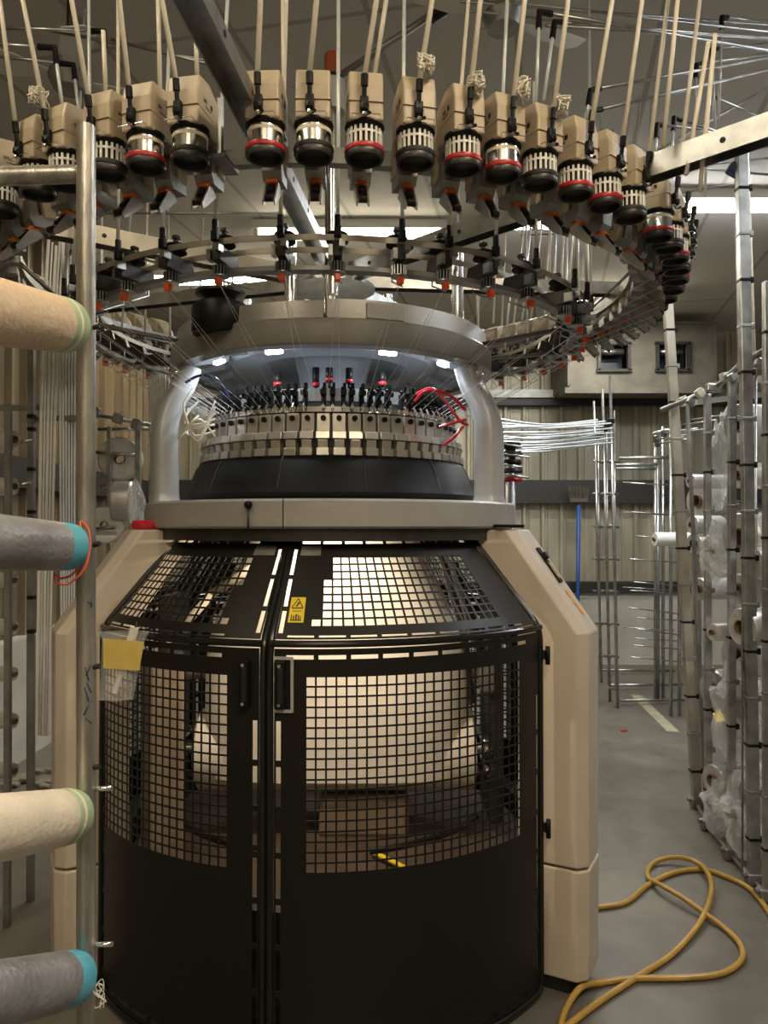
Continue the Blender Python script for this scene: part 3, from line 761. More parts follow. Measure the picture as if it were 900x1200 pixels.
protos = {}
def get_feeder(red, sl, loc, rz, label):
    k = (red, sl)
    if k not in protos:
        e = make_feeder(red, sl); e.location = loc; e.rotation_euler = (0, 0, rz); e['label'] = label; protos[k] = e; return e
    return dup(protos[k], None, loc, rz, label)
def ang_from_px(px, R):
    """near intersection of the vertical plane through pixel column px with the circle R"""
    t = (px-450)/F
    A = 1+t*t; B = -2*(t*AX+AY); Cc = AX*AX+AY*AY-R*R
    D = B*B-4*A*Cc
    if D < 0: return None
    y = (-B-math.sqrt(D))/(2*A); return math.degrees(math.atan2(y-AY, t*y-AX))
front = [(-2, 0, 1), (42, 0, 1), (75, 1, 1), (124, 0, 1), (169, 1, 0), (221, 0, 0), (310, 1, 0), (367, 0, 0), (427, 1, 1), (487, 0, 1), (543, 1, 1), (590, 1, 0), (634, 0, 1), (676, 1, 1), (711, 1, 1), (740, 0, 1), (773, 1, 0)]
angs = []
ordn = ['first', 'second', 'third', 'fourth', 'fifth', 'sixth', 'seventh', 'eighth', 'ninth', 'tenth', 'eleventh', 'twelfth', 'thirteenth', 'fourteenth', 'fifteenth', 'sixteenth', 'seventeenth', 'eighteenth', 'nineteenth', 'twentieth']
fl = []
for i, (px, red, sl) in enumerate(front):
    a = ang_from_px(px, RU); angs.append(a)
    drum = ('red-ringed ' if red else 'black-rimmed ')+('barred drum' if sl else 'plain metal drum')
    lab = 'beige feeder with %s, %s from left on the front arc' % (drum, ordn[i])
    get_feeder(bool(red), bool(sl), cy(RU, a, ZU-.04), math.radians(a), lab)
print('front angles', [round(a, 1) for a in angs])
a = angs[-1]; n = 0
right_angs = []
while a+5.2 < 62:
    a += 5.2; right_angs.append(a)
for i, a in enumerate(right_angs):
    red = i % 2
    w_ = ordn[i]
    lab = 'beige feeder with %s drum, %s along the receding right arc' % ('red-ringed' if red else 'black-rimmed', w_)
    get_feeder(bool(red), True, cy(RU, a, ZU-.04), math.radians(a), lab)
a = angs[0]; i = 0
while a-6 > -222:
    a -= 6
    red = i % 2
    lab = 'beige feeder with %s drum, %s along the receding left arc' % ('red-ringed' if red else 'black-rimmed', ordn[i])
    get_feeder(bool(red), True, cy(RU, a, ZU-.04), math.radians(a), lab); i += 1

# --- ivory tubes rising from the big feeders (bottom px,py -> top px,py)
tubes = [(303, 82, 310, -60), (363, 84, 374, -60), (428, 84, 447, -60), (437, 84, 462, -60), (499, 88, 520, -60), (561, 92, 577, -60), (612, 100, 632, -60), (648, 112, 668, -60), (668, 118, 690, -60), (700, 140, 735, -60), (764, 142, 787, -60), (777, 172, 800, -60), (804, 205, 830, 50), (820, 225, 838, 40),
         (200, 92, 178, -60), (187, 108, 184, -60), (141, 102, 134, -60), (96, 112, 75, -60), (44, 98, 22, -60), (12, 140, -4, 40), (124, 112, 121, 40), (231, 95, 229, 40)]
SL = [(-50, -.12), (12, -.14), (44, -.22), (96, -.19), (141, -.10), (200, -.19), (255, -.05), (303, .05), (363, .10), (428, .15), (499, .15), (561, .10), (612, .12), (648, .13), (700, .18), (764, .12), (900, .12)]
def slope(x):
    for (xa, sa), (xb, sb) in zip(SL, SL[1:]):
        if xa <= x <= xb: return sa+(sb-sa)*(x-xa)/(xb-xa)
    return 0
for i, a in enumerate(angs):
    p0 = frame(a) @ Vector((RU+.062, -.006, ZU-.04+.130)); d = p0.y
    dz = (p0.z-CAMZ)/d
    px = 450+p0.x/d*F; s_ = slope(px); h = .62
    p1 = p0+Vector((s_*h, random.uniform(-.03, .03), h))
    tag(MB().tube([p0, p1], .0062, 8).build('yarn_tube', M['ivory']), 'ivory tube rising from the front arc feeder that is %s from left' % ordn[i], 'tube', 'ivory yarn tubes above the upper feeder ring')
extra = [(437, 100, 462, -60, 'close beside the ninth feeder tube'), (777, 172, 800, -60, 'before the channel beam end'), (804, 205, 830, 50, 'long one right of the channel beam end'), (820, 225, 838, 40, 'rightmost of the long ones by the beam'), (124, 112, 121, 36, 'behind the fourth feeder'), (188, 130, 184, -60, 'behind the fifth and sixth feeders'), (231, 95, 229, 30, 'behind the sixth feeder'), (333, 165, 331, -60, 'between the seventh and eighth feeders')]
for (x0, y0, x1, y1, wd) in extra:
    tag(MB().tube([pt(x0, y0, 2.05), pt(x1, y1, 2.03)], .0062, 8).build('yarn_tube', M['ivory']), 'ivory tube standing %s' % wd, 'tube', 'ivory yarn tubes above the upper feeder ring')
# frayed cotton knots
for (px, py, wh) in ((45, 113, 'left beside the near post'), (499, 76, 'above the tenth feeder'), (558, 96, 'over the eleventh feeder'), (612, 104, 'over the twelfth feeder'), (658, 124, 'over the thirteenth feeder')):
    a = ang_from_px(px, RU+.06); Y = cy(RU+.06, a, 0).y; c = pt(px, py, Y)
    mb = MB()
    for k in range(26):
        q = [c+Vector([random.uniform(-.021, .021) for _ in range(3)]) for _ in range(4)]
        mb.tube(smooth_path(q, 4), .0018, 5)
    tag(mb.build('cotton_knot', M['cloth']), 'frayed white cotton tied to a tube %s' % wh, 'cotton knot', 'cotton knots on the tubes')

# --- small dark positive feeders on the lower ring
def make_small():
    e = empty('positive_feeder', (0, 0, 0), None, 'small feeder', 'small dark feeders around the lower ring'); I = Matrix.Identity(4)
    mb = MB(); mb.prism([(.055, -.01), (.05, .035), (-.06, .035), (-.07, .0), (-.04, -.015)], I, -.013, .013); mb.build('body', M['dark'], e, local=True, bevel=.003)
    for z, r in ((.045, .030), (.062, .030)):
        mb = MB(); mb.lathe([(0, z), (r, z), (r+.002, z+.003), (r, z+.008), (0, z+.009)], 20); mb.build('pulley', M['blackpl'], e, local=True)
    mb = MB(); mb.tube([(0, 0, .03), (0, 0, .095)], .008, 8); mb.box((.0, 0, .092), (.022, .018, .012), None, .003); mb.build('pulley_shaft', M['dark'], e, local=True)
    mb = MB(); mb.lathe([(0, -.045), (.019, -.045), (.019, -.018), (0, -.018)], 18, Matrix.Translation((.022, 0, 0))); d = mb.build('wheel', M['blackpl'], e, local=True)
    mb = MB()
    for k in range(14):
        a = 2*PI*k/14; mb.tube([(.022+.0205*math.cos(a), .0205*math.sin(a), -.046), (.022+.0205*math.cos(a), .0205*math.sin(a), -.018)], .0018, 5)
    mb.lathe([(.0, -.050), (.024, -.050), (.024, -.046), (0, -.046)], 20, Matrix.Translation((.022, 0, 0))); mb.build('wheel_bars', M['galv'], d, local=True)
    mb = MB(); mb.box((.035, 0, -.064), (.020, .018, .022), None, .003); mb.build('stop_lamp', M['orangered'], e, local=True)
    mb = MB(); mb.tube([(-.05, 0, 0), (-.052, 0, -.04), (.02, .012, -.075)], .0025, 5); mb.box((.06, .012, .02), (.03, .016, .02)); mb.box((.045, -.02, .005), (.03, .012, .03)); mb.build('thread_guide', M['galv'], e, local=True)
    mb = MB(); mb.box((.058, 0, .055), (.018, .02, .03), None, .003); mb.tube([(.058, 0, .06), (.058, 0, .10)], .009, 8); mb.build('tube_socket', M['blackpl'], e, local=True)
    return e
sp = None
sfront = [156, 205, 262, 333, 395, 465, 516, 567, 612, 655]
sang = [ang_from_px(x, RL) for x in sfront]
last = sang[-1]
allS = list(sang); a = last
while a+9 < 60: a += 9; allS.append(a)
k = 0; a = sang[0]
while a-9 > -235: a -= 9; allS.append(a)
allS.sort()
for i, a in enumerate(allS):
    px = cy(RL, a, 0); X = 450+px.x/px.y*F
    if a in sang: lab = 'small dark feeder on the lower ring front, %s from its left' % ordn[sang.index(a)]
    elif a > last: lab = 'small dark feeder on the lower ring right rear, %s going back' % ordn[[q for q in allS if q > last].index(a)]
    else: lab = 'small dark feeder on the lower ring left rear, %s going back' % ordn[[q for q in allS if q < sang[0]][::-1].index(a)]
    loc = cy(RL, a, ZL)
    if sp is None: sp = make_small(); sp.location = loc; sp.rotation_euler = (0, 0, math.radians(a)); sp['label'] = lab
    else: dup(sp, None, loc, math.radians(a), lab)
    # pale tube rising from it
    q = cy(RL+.058, a, ZL+.09)
    lean = Vector((random.uniform(-.02, .06), random.uniform(-.05, .05), 0)); h = random.uniform(.55, .95) if a in sang else random.uniform(.35, .8)
    if i % 4 == 3: h = 1.15
    mb = MB(); mb.tube([q, q+lean+Vector((0, 0, h))], .0055, 7)
    tag(mb.build('riser_tube', M['ivory'] if i % 3 == 0 else M['clear_tube']), lab.replace('small dark feeder on', 'thin tube above the feeder on'), 'tube', 'thin tubes above the lower feeder ring')
# --- yarn strands
for i, a in enumerate(allS):
    p0 = cy(RL+.03, a, ZL-.07)
    for d in (-3.2, 2.4):
        b = a+d; p1 = cy(.485, b, 1.962)
        mb = MB(); mb.tube([p0, (p0+p1)/2-Vector((0, 0, .01)), p1], .0006, 4, cap=False)
        tag(mb.build('yarn_strand', M['yarnline']), 'fine white yarn running from the lower feeder ring down to the needle cylinder', 'yarn', 'yarns running into the knitting head')
for i, a in enumerate(right_angs[:14]):
    p0 = cy(RU-.04, a, ZU-.15); p1 = cy(RL+.05, a+4, ZL-.04)
    mb = MB(); mb.tube([p0, p1], .0007, 4, cap=False); tag(mb.build('yarn_strand', M['yarnline']), 'fine white yarn crossing from the upper feeder ring to the lower ring at the right', 'yarn', 'yarns between the two feeder rings')
for i in range(8):
    p0 = cy(RL, -185+7*i, ZL-.06); p1 = cy(.485, -165+4*i, 1.96); mb = MB(); mb.tube([p0, p1], .0006, 4, cap=False)
    tag(mb.build('yarn_strand', M['yarnline']), 'fine white yarn slanting across the left curved post', 'yarn', 'yarns at the left curved post')

# --- right-hand belt of hanging arms is part of feeders already; overhead guide rods with elbows
rods = [ # elbow, depth, vertical end, far horizontal end (px,py,depth), place
    ((632, 14), 2.3, (628, 120), (905, 60, 2.9), 'topmost, over the right feeders'),
    ((650, 26), 2.35, (637, 118), (905, 45, 3.0), 'just right of the topmost elbow'),
    ((692, 106), 2.5, (687, 140), (905, 66, 3.1), 'above the fourteenth feeder'),
    ((694, 131), 2.5, (690, 160), (905, 80, 3.1), 'lower of the pair above the fourteenth feeder'),
    ((770, 146), 2.8, (768, 190), (860, 156, 3.3), 'behind the tall ivory tube at the right'),
    ((790, 138), 2.9, (786, 200), (905, 175, 3.4), 'left of the galvanised channel beam'),
    ((816, 76), 2.9, (812, 200), (905, 62, 3.3), 'upper right, near the white tubes'),
    ((834, 58), 3.0, (838, 150), (905, 50, 3.3), 'upper right, above the channel beam'),
    ((846, 20), 3.0, (842, 140), (905, 26, 3.3), 'top right corner'),
    ((831, 112), 3.1, (826, 230), (905, 142, 3.5), 'right, behind the beam end'),
    ((122, 37), 2.4, (124, 112), (-40, 31, 2.4), 'top left, over the left feeders'),
    ((64, 56), 2.3, (73, 126), (-40, 50, 2.3), 'left, shorter one near the edge'),
    ((86, 76), 2.6, (94, 150), (-40, 62, 2.6), 'left, behind the near post')]
for (ex, ey), Y, (vx, vy), (hx, hy, hY), place in rods:
    e = empty('guide_rod', pt(vx, vy, Y), 'thin horizontal guide rod with black elbow, %s' % place, 'guide rod', 'elbowed guide rods')
    E = pt(ex, ey, Y); V = pt(vx, vy, Y); H = pt(hx, hy, hY)
    MB().tube([E, H], .0055, 7).build('horizontal_tube', M['galv'], e)
    MB().tube([E, V], .0055, 7).build('drop_tube', M['clear_tube'], e)
    d = (H-E).normalized()
    MB().tube([E+(V-E).normalized()*.05, E, E+d*.05], .010, 8).build('elbow', M['blackpl'], e)
long_rods = [((520, -6, 2.7), (905, 38, 3.0)), ((540, 2, 2.7), (905, 30, 3.1)), ((640, 30, 2.6), (905, 46, 3.0)), ((545, 12, 2.7), (780, 40, 3.0)), ((660, 240, 3.6), (905, 100, 3.5)), ((620, 262, 4.2), (905, 150, 3.7)), ((40, 32, 2.6), (245, 72, 2.5)), ((130, 46, 2.5), (360, 105, 2.5)), ((120, 250, 3.3), (330, 250, 3.4)), ((100, 285, 3.2), (300, 340, 3.0)),
             ((620, 268, 4.6), (780, 285, 4.6)), ((610, 276, 4.6), (785, 268, 4.4)), ((640, 255, 4.4), (860, 215, 3.8)), ((700, 205, 3.5), (905, 185, 3.6)), ((690, 185, 3.4), (905, 205, 3.6))]
wordsR = ['at the very top right', 'beside the top right rod', 'running to the top right corner', 'short one crossing the ceiling fan', 'rising behind the right feeders', 'low one behind the channel beam', 'crossing the left ceiling fan', 'between left beam and centre', 'behind the left steel beam', 'slanting over the left small feeders',
          'in front of the right ceiling lamp', 'crossing under the right ceiling lamp', 'rising toward the tall right post', 'just under the channel beam', 'falling under the channel beam']
for ((a, b), wd) in zip(long_rods, wordsR):
    tag(MB().tube([pt(*a), pt(*b)], .0055, 7).build('long_rod', M['galv']), 'long thin metal rod %s' % wd, 'rod')
# rear tubes in upright clusters (behind, right of centre)
for i, px in enumerate([612, 622, 636, 648, 656, 664, 671, 679, 700, 712, 724, 737, 752, 588, 578, 560, 600]):
    Y = 3.9+.35*random.random()
    b_ = 400-random.uniform(0, 30) if px < 690 else 290; t_ = 225+random.uniform(-10, 30)
    lx = random.uniform(4, 18)
    p1 = pt(px+lx, t_, Y)
    if px >= 700: p1.z = CEIL-.001
    tag(MB().tube([pt(px, b_, Y), p1], .0055, 7).build('upright_tube', M['ivory'] if i % 3 else M['clear_tube']), 'slim upright tube behind the rings at the right, %s from the left' % ordn[sorted([612, 622, 636, 648, 656, 664, 671, 679, 700, 712, 724, 737, 752, 588, 578, 560, 600]).index(px)], 'tube', 'slim upright tubes behind the rings')
# beacon on its pole
e = empty('signal_beacon', pt(390, 205, 2.75), 'dull orange beacon on a grey base above the machine centre', 'beacon')
c = pt(390, 90, 2.75); c0 = pt(390, 205, 2.75)
MB().lathe([(0, 0), (.030, 0), (.031, .075), (.028, .085), (0, .085)], 24, Matrix.Translation(c+Vector((0, 0, -.005)))).build('lens', M['amber'], e)
MB().lathe([(0, -.02), (.022, -.02), (.038, -.005), (.036, 0), (0, 0)], 24, Matrix.Translation(c)).build('collar', M['dark'], e)
MB().lathe([(0, -.13), (.045, -.13), (.047, -.02), (0, -.02)], 24, Matrix.Translation(c)).build('base', M['ringgrey2'], e)
MB().tube([c-Vector((0, 0, .13)), pt(390, 345, 2.75)], .018, 14).build('pole', M['chrome'], e)

# ceiling fans
def fan(px, py, z, label):
    d = (z-CAMZ)/((600-py)/F+math.tan(PITCH)); c = pt(px, py, d)
    e = empty('ceiling_fan', c, label, 'fan', 'ceiling fans')
    MB().tube([c+Vector((0, 0, .06)), (c.x, c.y, CEIL)], .014, 10).build('downrod', M['dark'], e)
    MB().lathe([(0, -.05), (.06, -.045), (.08, 0), (.07, .05), (.03, .07), (0, .07)], 24, Matrix.Translation(c)).build('motor', M['galv_dark'], e)
    for k in range(4):
        a = 2*PI*k/4+.5; f = Matrix.Translation(c) @ Matrix.Rotation(a, 4, 'Z') @ Matrix.Rotation(.25, 4, 'X')
        mb = MB(); mb.face([f @ Vector(v) for v in ((.08, -.02, 0), (.20, -.06, 0), (.34, -.07, 0), (.36, 0, 0), (.34, .06, 0), (.20, .05, 0), (.08, .02, 0))]); mb.build('blade', M['fan'], e, solid=.004)
fan(82, 92, 3.25, 'white ceiling fan at the left behind the ivory tubes')
fan(590, 20, 3.40, 'white ceiling fan at the top edge behind the guide rods')
tag(MB().tube([pt(400, 88, 3.0), pt(528, 2, 2.9)], .014, 10).build('ceiling_bar', M['galv_dark']), 'dark steel bar slanting under the ceiling by the beacon', 'bar')
mb = MB(); mb.tube([pt(505, 20, 2.9), pt(530, 4, 2.9)], .026, 12); tag(mb.build('pipe_sleeve', M['blackpl']), 'black sleeve round the slanting ceiling bar', 'sleeve')
# ================================================================ near left yarn post
e = empty('yarn_post', floor_pt(104, 1195*1.35), 'near galvanised pipe post with top rail and yarn spindles at the left', 'post')
PX = (104-450)/F*1.12
e.location = (PX, 1.12, 0)
top = pt(96, 148, 1.12); PZ = top.z
post = MB().tube([(PX, 1.12, 0), (PX+.0, 1.12, 1.0), (PX-.008, 1.12, PZ)], .0135, 20).build('upright', M['pipe'], e)
MB().lathe([(0, 0), (.05, 0), (.05, .008), (.016, .02), (0, .02)], 20, Matrix.Translation((PX, 1.12, 0))).build('floor_flange', M['galv_dark'], e)
q0 = pt(90, 204, 1.13); q1 = pt(-120, 210, 1.0)
MB().tube([q0, q1], .0135, 18).build('top_rail', M['pipe'], e)
MB().tube([pt(92, 204, 1.12), pt(108, 200, 1.12)], .006, 8).build('bolt', M['chrome'], e)
for y in (1107, 925, 640, 386, 783, 900):
    q = pt(104, y, 1.12); L = .018 if y not in (925, 1107) else .036
    MB().tube([q, q+Vector((L, -.006, .004))], .0038, 8).build('spindle_stub', M['chrome'] if L > .02 else M['blackink'], e)
mb = MB()
for (x, y, x2, y2) in ((100, 782, 104, 798), (106, 780, 101, 792), (102, 800, 107, 812), (99, 806, 104, 822), (104, 826, 98, 838), (100, 842, 108, 848), (103, 705, 107, 709), (107, 702, 107, 712)):
    mb.tube([pt(x, y, 1.103), pt(x2, y2, 1.103)], .0011, 5)
mb.build('ink_scribble', M['inkblue'], e)
# yarn cones on the post
def cone(name, pn, pf, rn, rf, m, mend, label, bands):
    """axis from near point pn to far (right) end pf"""
    pn = Vector(pn); pf = Vector(pf); d = (pf-pn); L = d.length; d.normalize()
    Mx = Matrix.Translation(pn) @ d.to_track_quat('Z', 'Y').to_matrix().to_4x4()
    e = empty(name, pn, label, 'yarn cone', None)
    prof = [(.012, 0), (rn*.9, 0), (rn, .008)]+[(rn+(rf-rn)*k/8, .008+(L*.86-.008)*k/8) for k in range(1, 9)]+[(rf*.97, L*.87)]
    MB().lathe(prof, 40, Mx).build('yarn', m, e)
    MB().lathe([(rf*.965, L*.86), (rf*.99, L*.875), (rf*.985, L*.96), (rf*.93, L), (rf*.5, L), (0, L)], 40, Mx).build('end_band', mend, e)
    if bands:
        MB().lathe([(rf*.992, L*.905), (rf*1.0, L*.91), (rf*.998, L*.925), (rf*.98, L*.93)], 40, Mx).build('pale_stripe', M['yarnw'], e)
    sp = MB().tube([pn-d*.02, pf+d*.02], .006, 8).build('spindle', M['chrome'], e)
    return e, Mx, L
cone('yarn_cone', pt(-85, 350, .86), pt(80, 382, 1.10), .0455, .0395, M['yarntan'], M['greenp'], 'cream yarn cone with a green end, top of the four at the left edge', True)
cone('yarn_cone', pt(-80, 630, .90), pt(84, 641, 1.10), .0375, .0345, M['yarng'], M['tealp'], 'upper grey yarn cone with teal end and red loop at the left edge', False)
cone('yarn_cone', pt(-80, 983, .86), pt(84, 956, 1.10), .0425, .0385, M['yarnw'], M['greenp'], 'cream yarn cone with a green end, lower one at the left edge', True)
cone('yarn_cone', pt(-80, 1182, .86), pt(88, 1146, 1.10), .0395, .0370, M['yarng'], M['tealp'], 'grey yarn cone with a teal end at the bottom left corner', False)
mb = MB(); mb.tube(smooth_path([pt(*q) for q in ((94, 612, 1.10), (104, 622, 1.10), (105, 645, 1.09), (98, 668, 1.08), (80, 684, 1.08), (66, 682, 1.07), (64, 672, 1.07), (72, 678, 1.08), (88, 670, 1.09), (99, 645, 1.09))], 6, True), .0016, 6, closed=True)
tag(mb.build('rubber_loop', mat('orange red rubber', (.75, .12, .06), .5)), 'thin orange-red loop hanging on the end of the upper grey yarn cone', 'loop')
mb = MB()
for k in range(6):
    q = [pt(112+random.uniform(-3, 12), 1150+8*k*.6+random.uniform(-6, 14), 1.09) for _ in range(5)]; mb.tube(smooth_path(q, 4), .0006, 4)
tag(mb.build('loose_thread', M['yarnline']), 'tangle of loose white thread at the end of the lowest grey yarn cone', 'thread')

# plastic pouch and syringe taped to the left door
aD = ang_from_px(144, .93); dY = cy(.93, aD, 0).y
e = empty('plastic_pouch', pt(144, 822, dY-.05), 'cut clear plastic pouch with yellow label taped on the left mesh door', 'pouch')
mb = MB(); rings = []
for t in range(9):
    y = 740+80*t/8; hw = (26-6*t/8)+(4 if t == 0 else 0); cx = 146-10*t/8; ring = []
    for k in range(20):
        an = 2*PI*k/20; c = pt(cx+hw*math.cos(an), y+random.uniform(-.6, .6), dY-.05); ring.append(mb.b.verts.new(c+Vector((0, .022*math.sin(an)*(1-.4*t/8)+random.uniform(-.002, .002), 0))))
    rings.append(ring)
for A, B in zip(rings, rings[1:]):
    for k in range(20): f_ = mb.b.faces.new((A[k], A[(k+1) % 20], B[(k+1) % 20], B[k])); f_.smooth = True
mb.b.faces.new(rings[-1]); mb.build('film', M['film2'], e)
mb = MB(); mb.face([pt(121, 748, dY-.076), pt(169, 752, dY-.076), pt(163, 786, dY-.076), pt(121, 783, dY-.076)]); mb.build('yellow_label', M['ylabel'], e, solid=.001)
e = empty('syringe', pt(134, 812, dY-.05), 'white plastic syringe standing in the clear pouch on the left door', 'syringe')
MB().tube([pt(158, 735, dY-.055), pt(142, 788, dY-.055)], .0135, 14).build('barrel', M['whitepl'], e)
MB().tube([pt(142, 788, dY-.055), pt(134, 812, dY-.055)], .009, 12).build('tip', M['whitepl'], e)
MB().tube([pt(160, 729, dY-.055), pt(159, 736, dY-.055)], .003, 8).build('plunger', M['dark'], e)

# ================================================================ creels and packages
def package(px, py, Y, rad, ln, label, group, dr=(-1, -.35, 0), core=.3, m='silver', bulge=0.0):
    """hollow yarn package; end centre at (px,py,Y), body runs away along -dr"""
    c = pt(px, py, Y); d = Vector(dr).normalized()
    Mx = Matrix.Translation(c) @ (-d).to_track_quat('Z', 'Y').to_matrix().to_4x4()
    e = empty('yarn_package', c, label, 'yarn package', group)
    rc = rad*core
    MB().lathe([(rc, .004), (rad*.93, 0), (rad, .01), (rad*(1+bulge), ln*.5), (rad, ln-.01), (rad*.93, ln), (rc, ln)], 32, Mx).build('yarn', M[m], e)
    MB().lathe([(rc*.86, ln), (rc*.86, -.012), (rc, -.012), (rc, ln)], 20, Mx, closed=True).build('core', M['card'], e)
    return e
R_ = 'silvery yarn packages on the right creel'
pk = [(868, 497, 3.95, .085, .18, 'large silvery yarn package, topmost on the right creel'), (868, 557, 3.8, .052, .18, 'small hollow silvery package below the topmost large one on the right creel'),
      (870, 630, 3.85, .10, .18, 'large silvery package with brown core at mid height of the right creel'), (867, 690, 3.8, .060, .18, 'silvery package under the large mid-height one on the right creel'),
      (820, 587, 4.9, .085, .14, 'silvery package with open core behind the second creel post'), (812, 564, 4.7, .035, .25, 'thin white yarn tube at the upper left of the right creel'),
      (814, 615, 4.6, .045, .16, 'pinkish silver package behind the square creel post'), (816, 637, 4.6, .052, .16, 'silvery package second below the open-core one on the right creel'),
      (822, 690, 4.5, .052, .18, 'small dark-cored package behind the plastic bags on the right creel'), (838, 741, 3.9, .036, .30, 'long thin white yarn tube at waist height of the right creel'),
      (838, 808, 4.1, .082, .10, 'short wide silvery package left of the bagged one on the right creel'), (840, 858, 4.1, .040, .14, 'narrow white package low on the right creel'),
      (838, 914, 4.0, .062, .14, 'silvery package above the lowest plastic bag on the right creel'), (872, 425+310, 3.5, .07, .2, 'silvery package at the right edge at waist height'),
      (868, 770, 4.0, .10, .14, 'large silvery disc package above the bagged package on the right creel'), (880, 930, 3.7, .11, .16, 'large silvery package inside the lowest bag on the right creel'),
      (872, 830, 3.9, .12, .16, 'large silvery package inside the big middle bag on the right creel'), (884, 660, 3.6, .06, .2, 'silvery package at the right edge beside the outer post')]
for (px, py, Y, r, ln, lab) in pk:
    dk = (-1, -.35, 0)
    package(px-3, py, Y-.12, r*1.22, ln*1.3, lab, R_, dk, .38 if r > .05 else .3, 'silver')
e = package(767, 632, 6.0, .055, .30, 'white yarn tube lying on the empty background creel', None, (-1, -.1, 0), .3, 'whitepl')

def bag(px, py, Y, sx, sz, label, sy=.08, seed=0):
    rnd = random.Random(seed); c = pt(px, py, Y); mb = MB()
    r = bmesh.ops.create_icosphere(mb.b, subdivisions=4, radius=1)
    for v in r['verts']:
        n = v.co.copy(); k = 1+.13*math.sin(5*n.x+7*n.z+seed)+.10*math.sin(11*n.y-9*n.z+2*seed)+.05*math.sin(23*n.x+19*n.z+17*n.y)+rnd.uniform(-.02, .02)
        v.co = c+Vector((n.x*sx*k, n.y*sy*k, n.z*sz*k*(1 if n.z < 0 else 1.15-.3*abs(n.x))))
        for f_ in v.link_faces: f_.smooth = True
    return tag(mb.build('plastic_bag', M['film']), label, 'plastic bag', 'clear plastic bags on the right creel')
bag(841, 550, 4.0, .05, .19, 'crumpled clear plastic bag hanging between the upper right creel posts', seed=1)
bag(838, 648, 3.95, .065, .13, 'crumpled clear plastic bag hanging at mid height on the right creel', seed=2)
bag(868, 835, 3.75, .12, .22, 'large clear bag around a package low on the right creel', seed=3, sy=.15)
bag(850, 945, 3.85, .10, .13, 'clear bag lying against the foot of the second creel post', seed=4, sy=.12)
bag(880, 955, 3.55, .12, .20, 'clear bag wrapping the lowest package of the right creel', seed=5, sy=.12)
bag(852, 500, 4.2, .04, .09, 'small tuft of clear film at the topmost package of the right creel', seed=6, sy=.05)

cr = empty('yarn_creel', (1.7, 3.8, 0), 'galvanised yarn creel of leaning posts with clips along the right side', 'creel')
def cpost(x0, y0, x1, y1, Yb, Yt, w_, m, nm='creel_post', clips=True):
    """from foot (x1,y1) to top (x0,y0)"""
    b = pt(x1, y1, Yb); t = pt(x0, y0, Yt); b.z = max(b.z, .0)
    b.z = 0.0
    o = MB().bar(b, t, w_, w_*.8, (0, 1, 0), .003).build(nm, m, cr)
    if clips:
        n = int((t-b).length/.2)
        for k in range(1, n):
            q = b+(t-b)*(k/n); mb = MB(); mb.box(q, (w_*1.12, w_*1.0, .012), None, .002); mb.box(q+Vector((w_*.62, -.01, 0)), (.018, .02, .026), None, .003); mb.build('clip', M['blackpl'] if k % 2 else M['galv_dark'], o)
    return b, t
b1, t1 = cpost(782, 345, 817, 945, 4.25, 4.3, .050, M['galv_warm'])
b2, t2 = cpost(829, 462, 830, 975, 3.95, 3.98, .034, M['galv'])
b3, t3 = cpost(858, 440, 857, 1005, 3.60, 3.62, .034, M['galv'])
b4, t4 = cpost(869, 168, 884, 1035, 3.34, 3.34, .046, M['galv'])
b5, t5 = cpost(899, 330, 899, 1052, 3.20, 3.20, .034, M['galv'])
cpost(805, 465, 827, 960, 4.35, 4.3, .02, M['galv_dark'], 'inner_brace', False)
for k in range(6):
    MB().tube([pt(862+3*k, 196, 3.40+.01*k), pt(866+4*k, 440+6*k, 3.42+.01*k)], .006, 7).build('white_riser', M['ivory'], cr)
MB().box(pt(862, 200, 3.38), (.07, .05, .05), Matrix.Rotation(.5, 3, 'Y'), .01).build('riser_clamp', M['blueclip'], cr)
for k in range(3): MB().tube([pt(870+8*k, 1020, 3.34), pt(870+8*k, 440, 3.38)], .005, 7).build('wire_riser', M['galv'], cr)
MB().tube([pt(776, 480, 4.35), pt(838, 455, 3.9), pt(870, 425, 3.5), pt(915, 400, 3.15)], .014, 10).build('top_rail', M['galv_dark'], cr)
for i in range(9):
    q = [pt(798+13*i+random.uniform(-4, 4), 470-6.5*i+random.uniform(-6, 8), 4.2-.12*i) for _ in range(3)]
    mb = MB(); mb.tube(q, .014, 7); mb.box(q[1], (.05, .04, .04), Matrix.Rotation(random.uniform(-1, 1), 3, 'Y'), .006); mb.build('rail_clamp', M['galv'] if i % 2 else M['cloth'], cr)
for (x0, y0, Y0, x1, y1, Y1) in ((795, 474, 4.3, 905, 461, 4.4), (858, 445, 3.7, 905, 444, 3.7), (865, 428, 3.4, 905, 425, 3.4)):
    MB().bar(pt(x0, y0, Y0), pt(x1, y1, Y1), .03, .03).build('cross_rail', M['galv_warm'], cr)
MB().tube([b1+Vector((0, 0, .02)), b2+Vector((0, 0, .02)), b3+Vector((0, 0, .02)), b4+Vector((0, 0, .02)), b5+Vector((0, 0, .02))], .010, 8).build('floor_rail', M['galv_dark'], cr)
for b_ in (b1, b2, b3, b4, b5):
    mb = MB(); mb.box(b_+Vector((0, 0, .03)), (.07, .05, .05), None, .006); mb.tube([b_+Vector((-.05, 0, .045)), b_+Vector((.05, .02, .045))], .012, 8); mb.build('foot_clamp', M['galv_dark'], cr)
# package spindles
for (px, py, Y) in [(p_[0], p_[1], p_[2]) for p_ in pk]:
    q = pt(px, py, Y); MB().tube([q+Vector((-.05, -.018, 0)), q+Vector((.30, .105, 0))], .007, 7).build('spindle', M['galv_dark'], cr)
# packages further right inside the frame edge
MB().bar(pt(815, 600, 4.9), pt(818, 900, 4.9), .05, .03, (0, 1, 0)).build('rear_post', M['galv_warm'], cr)

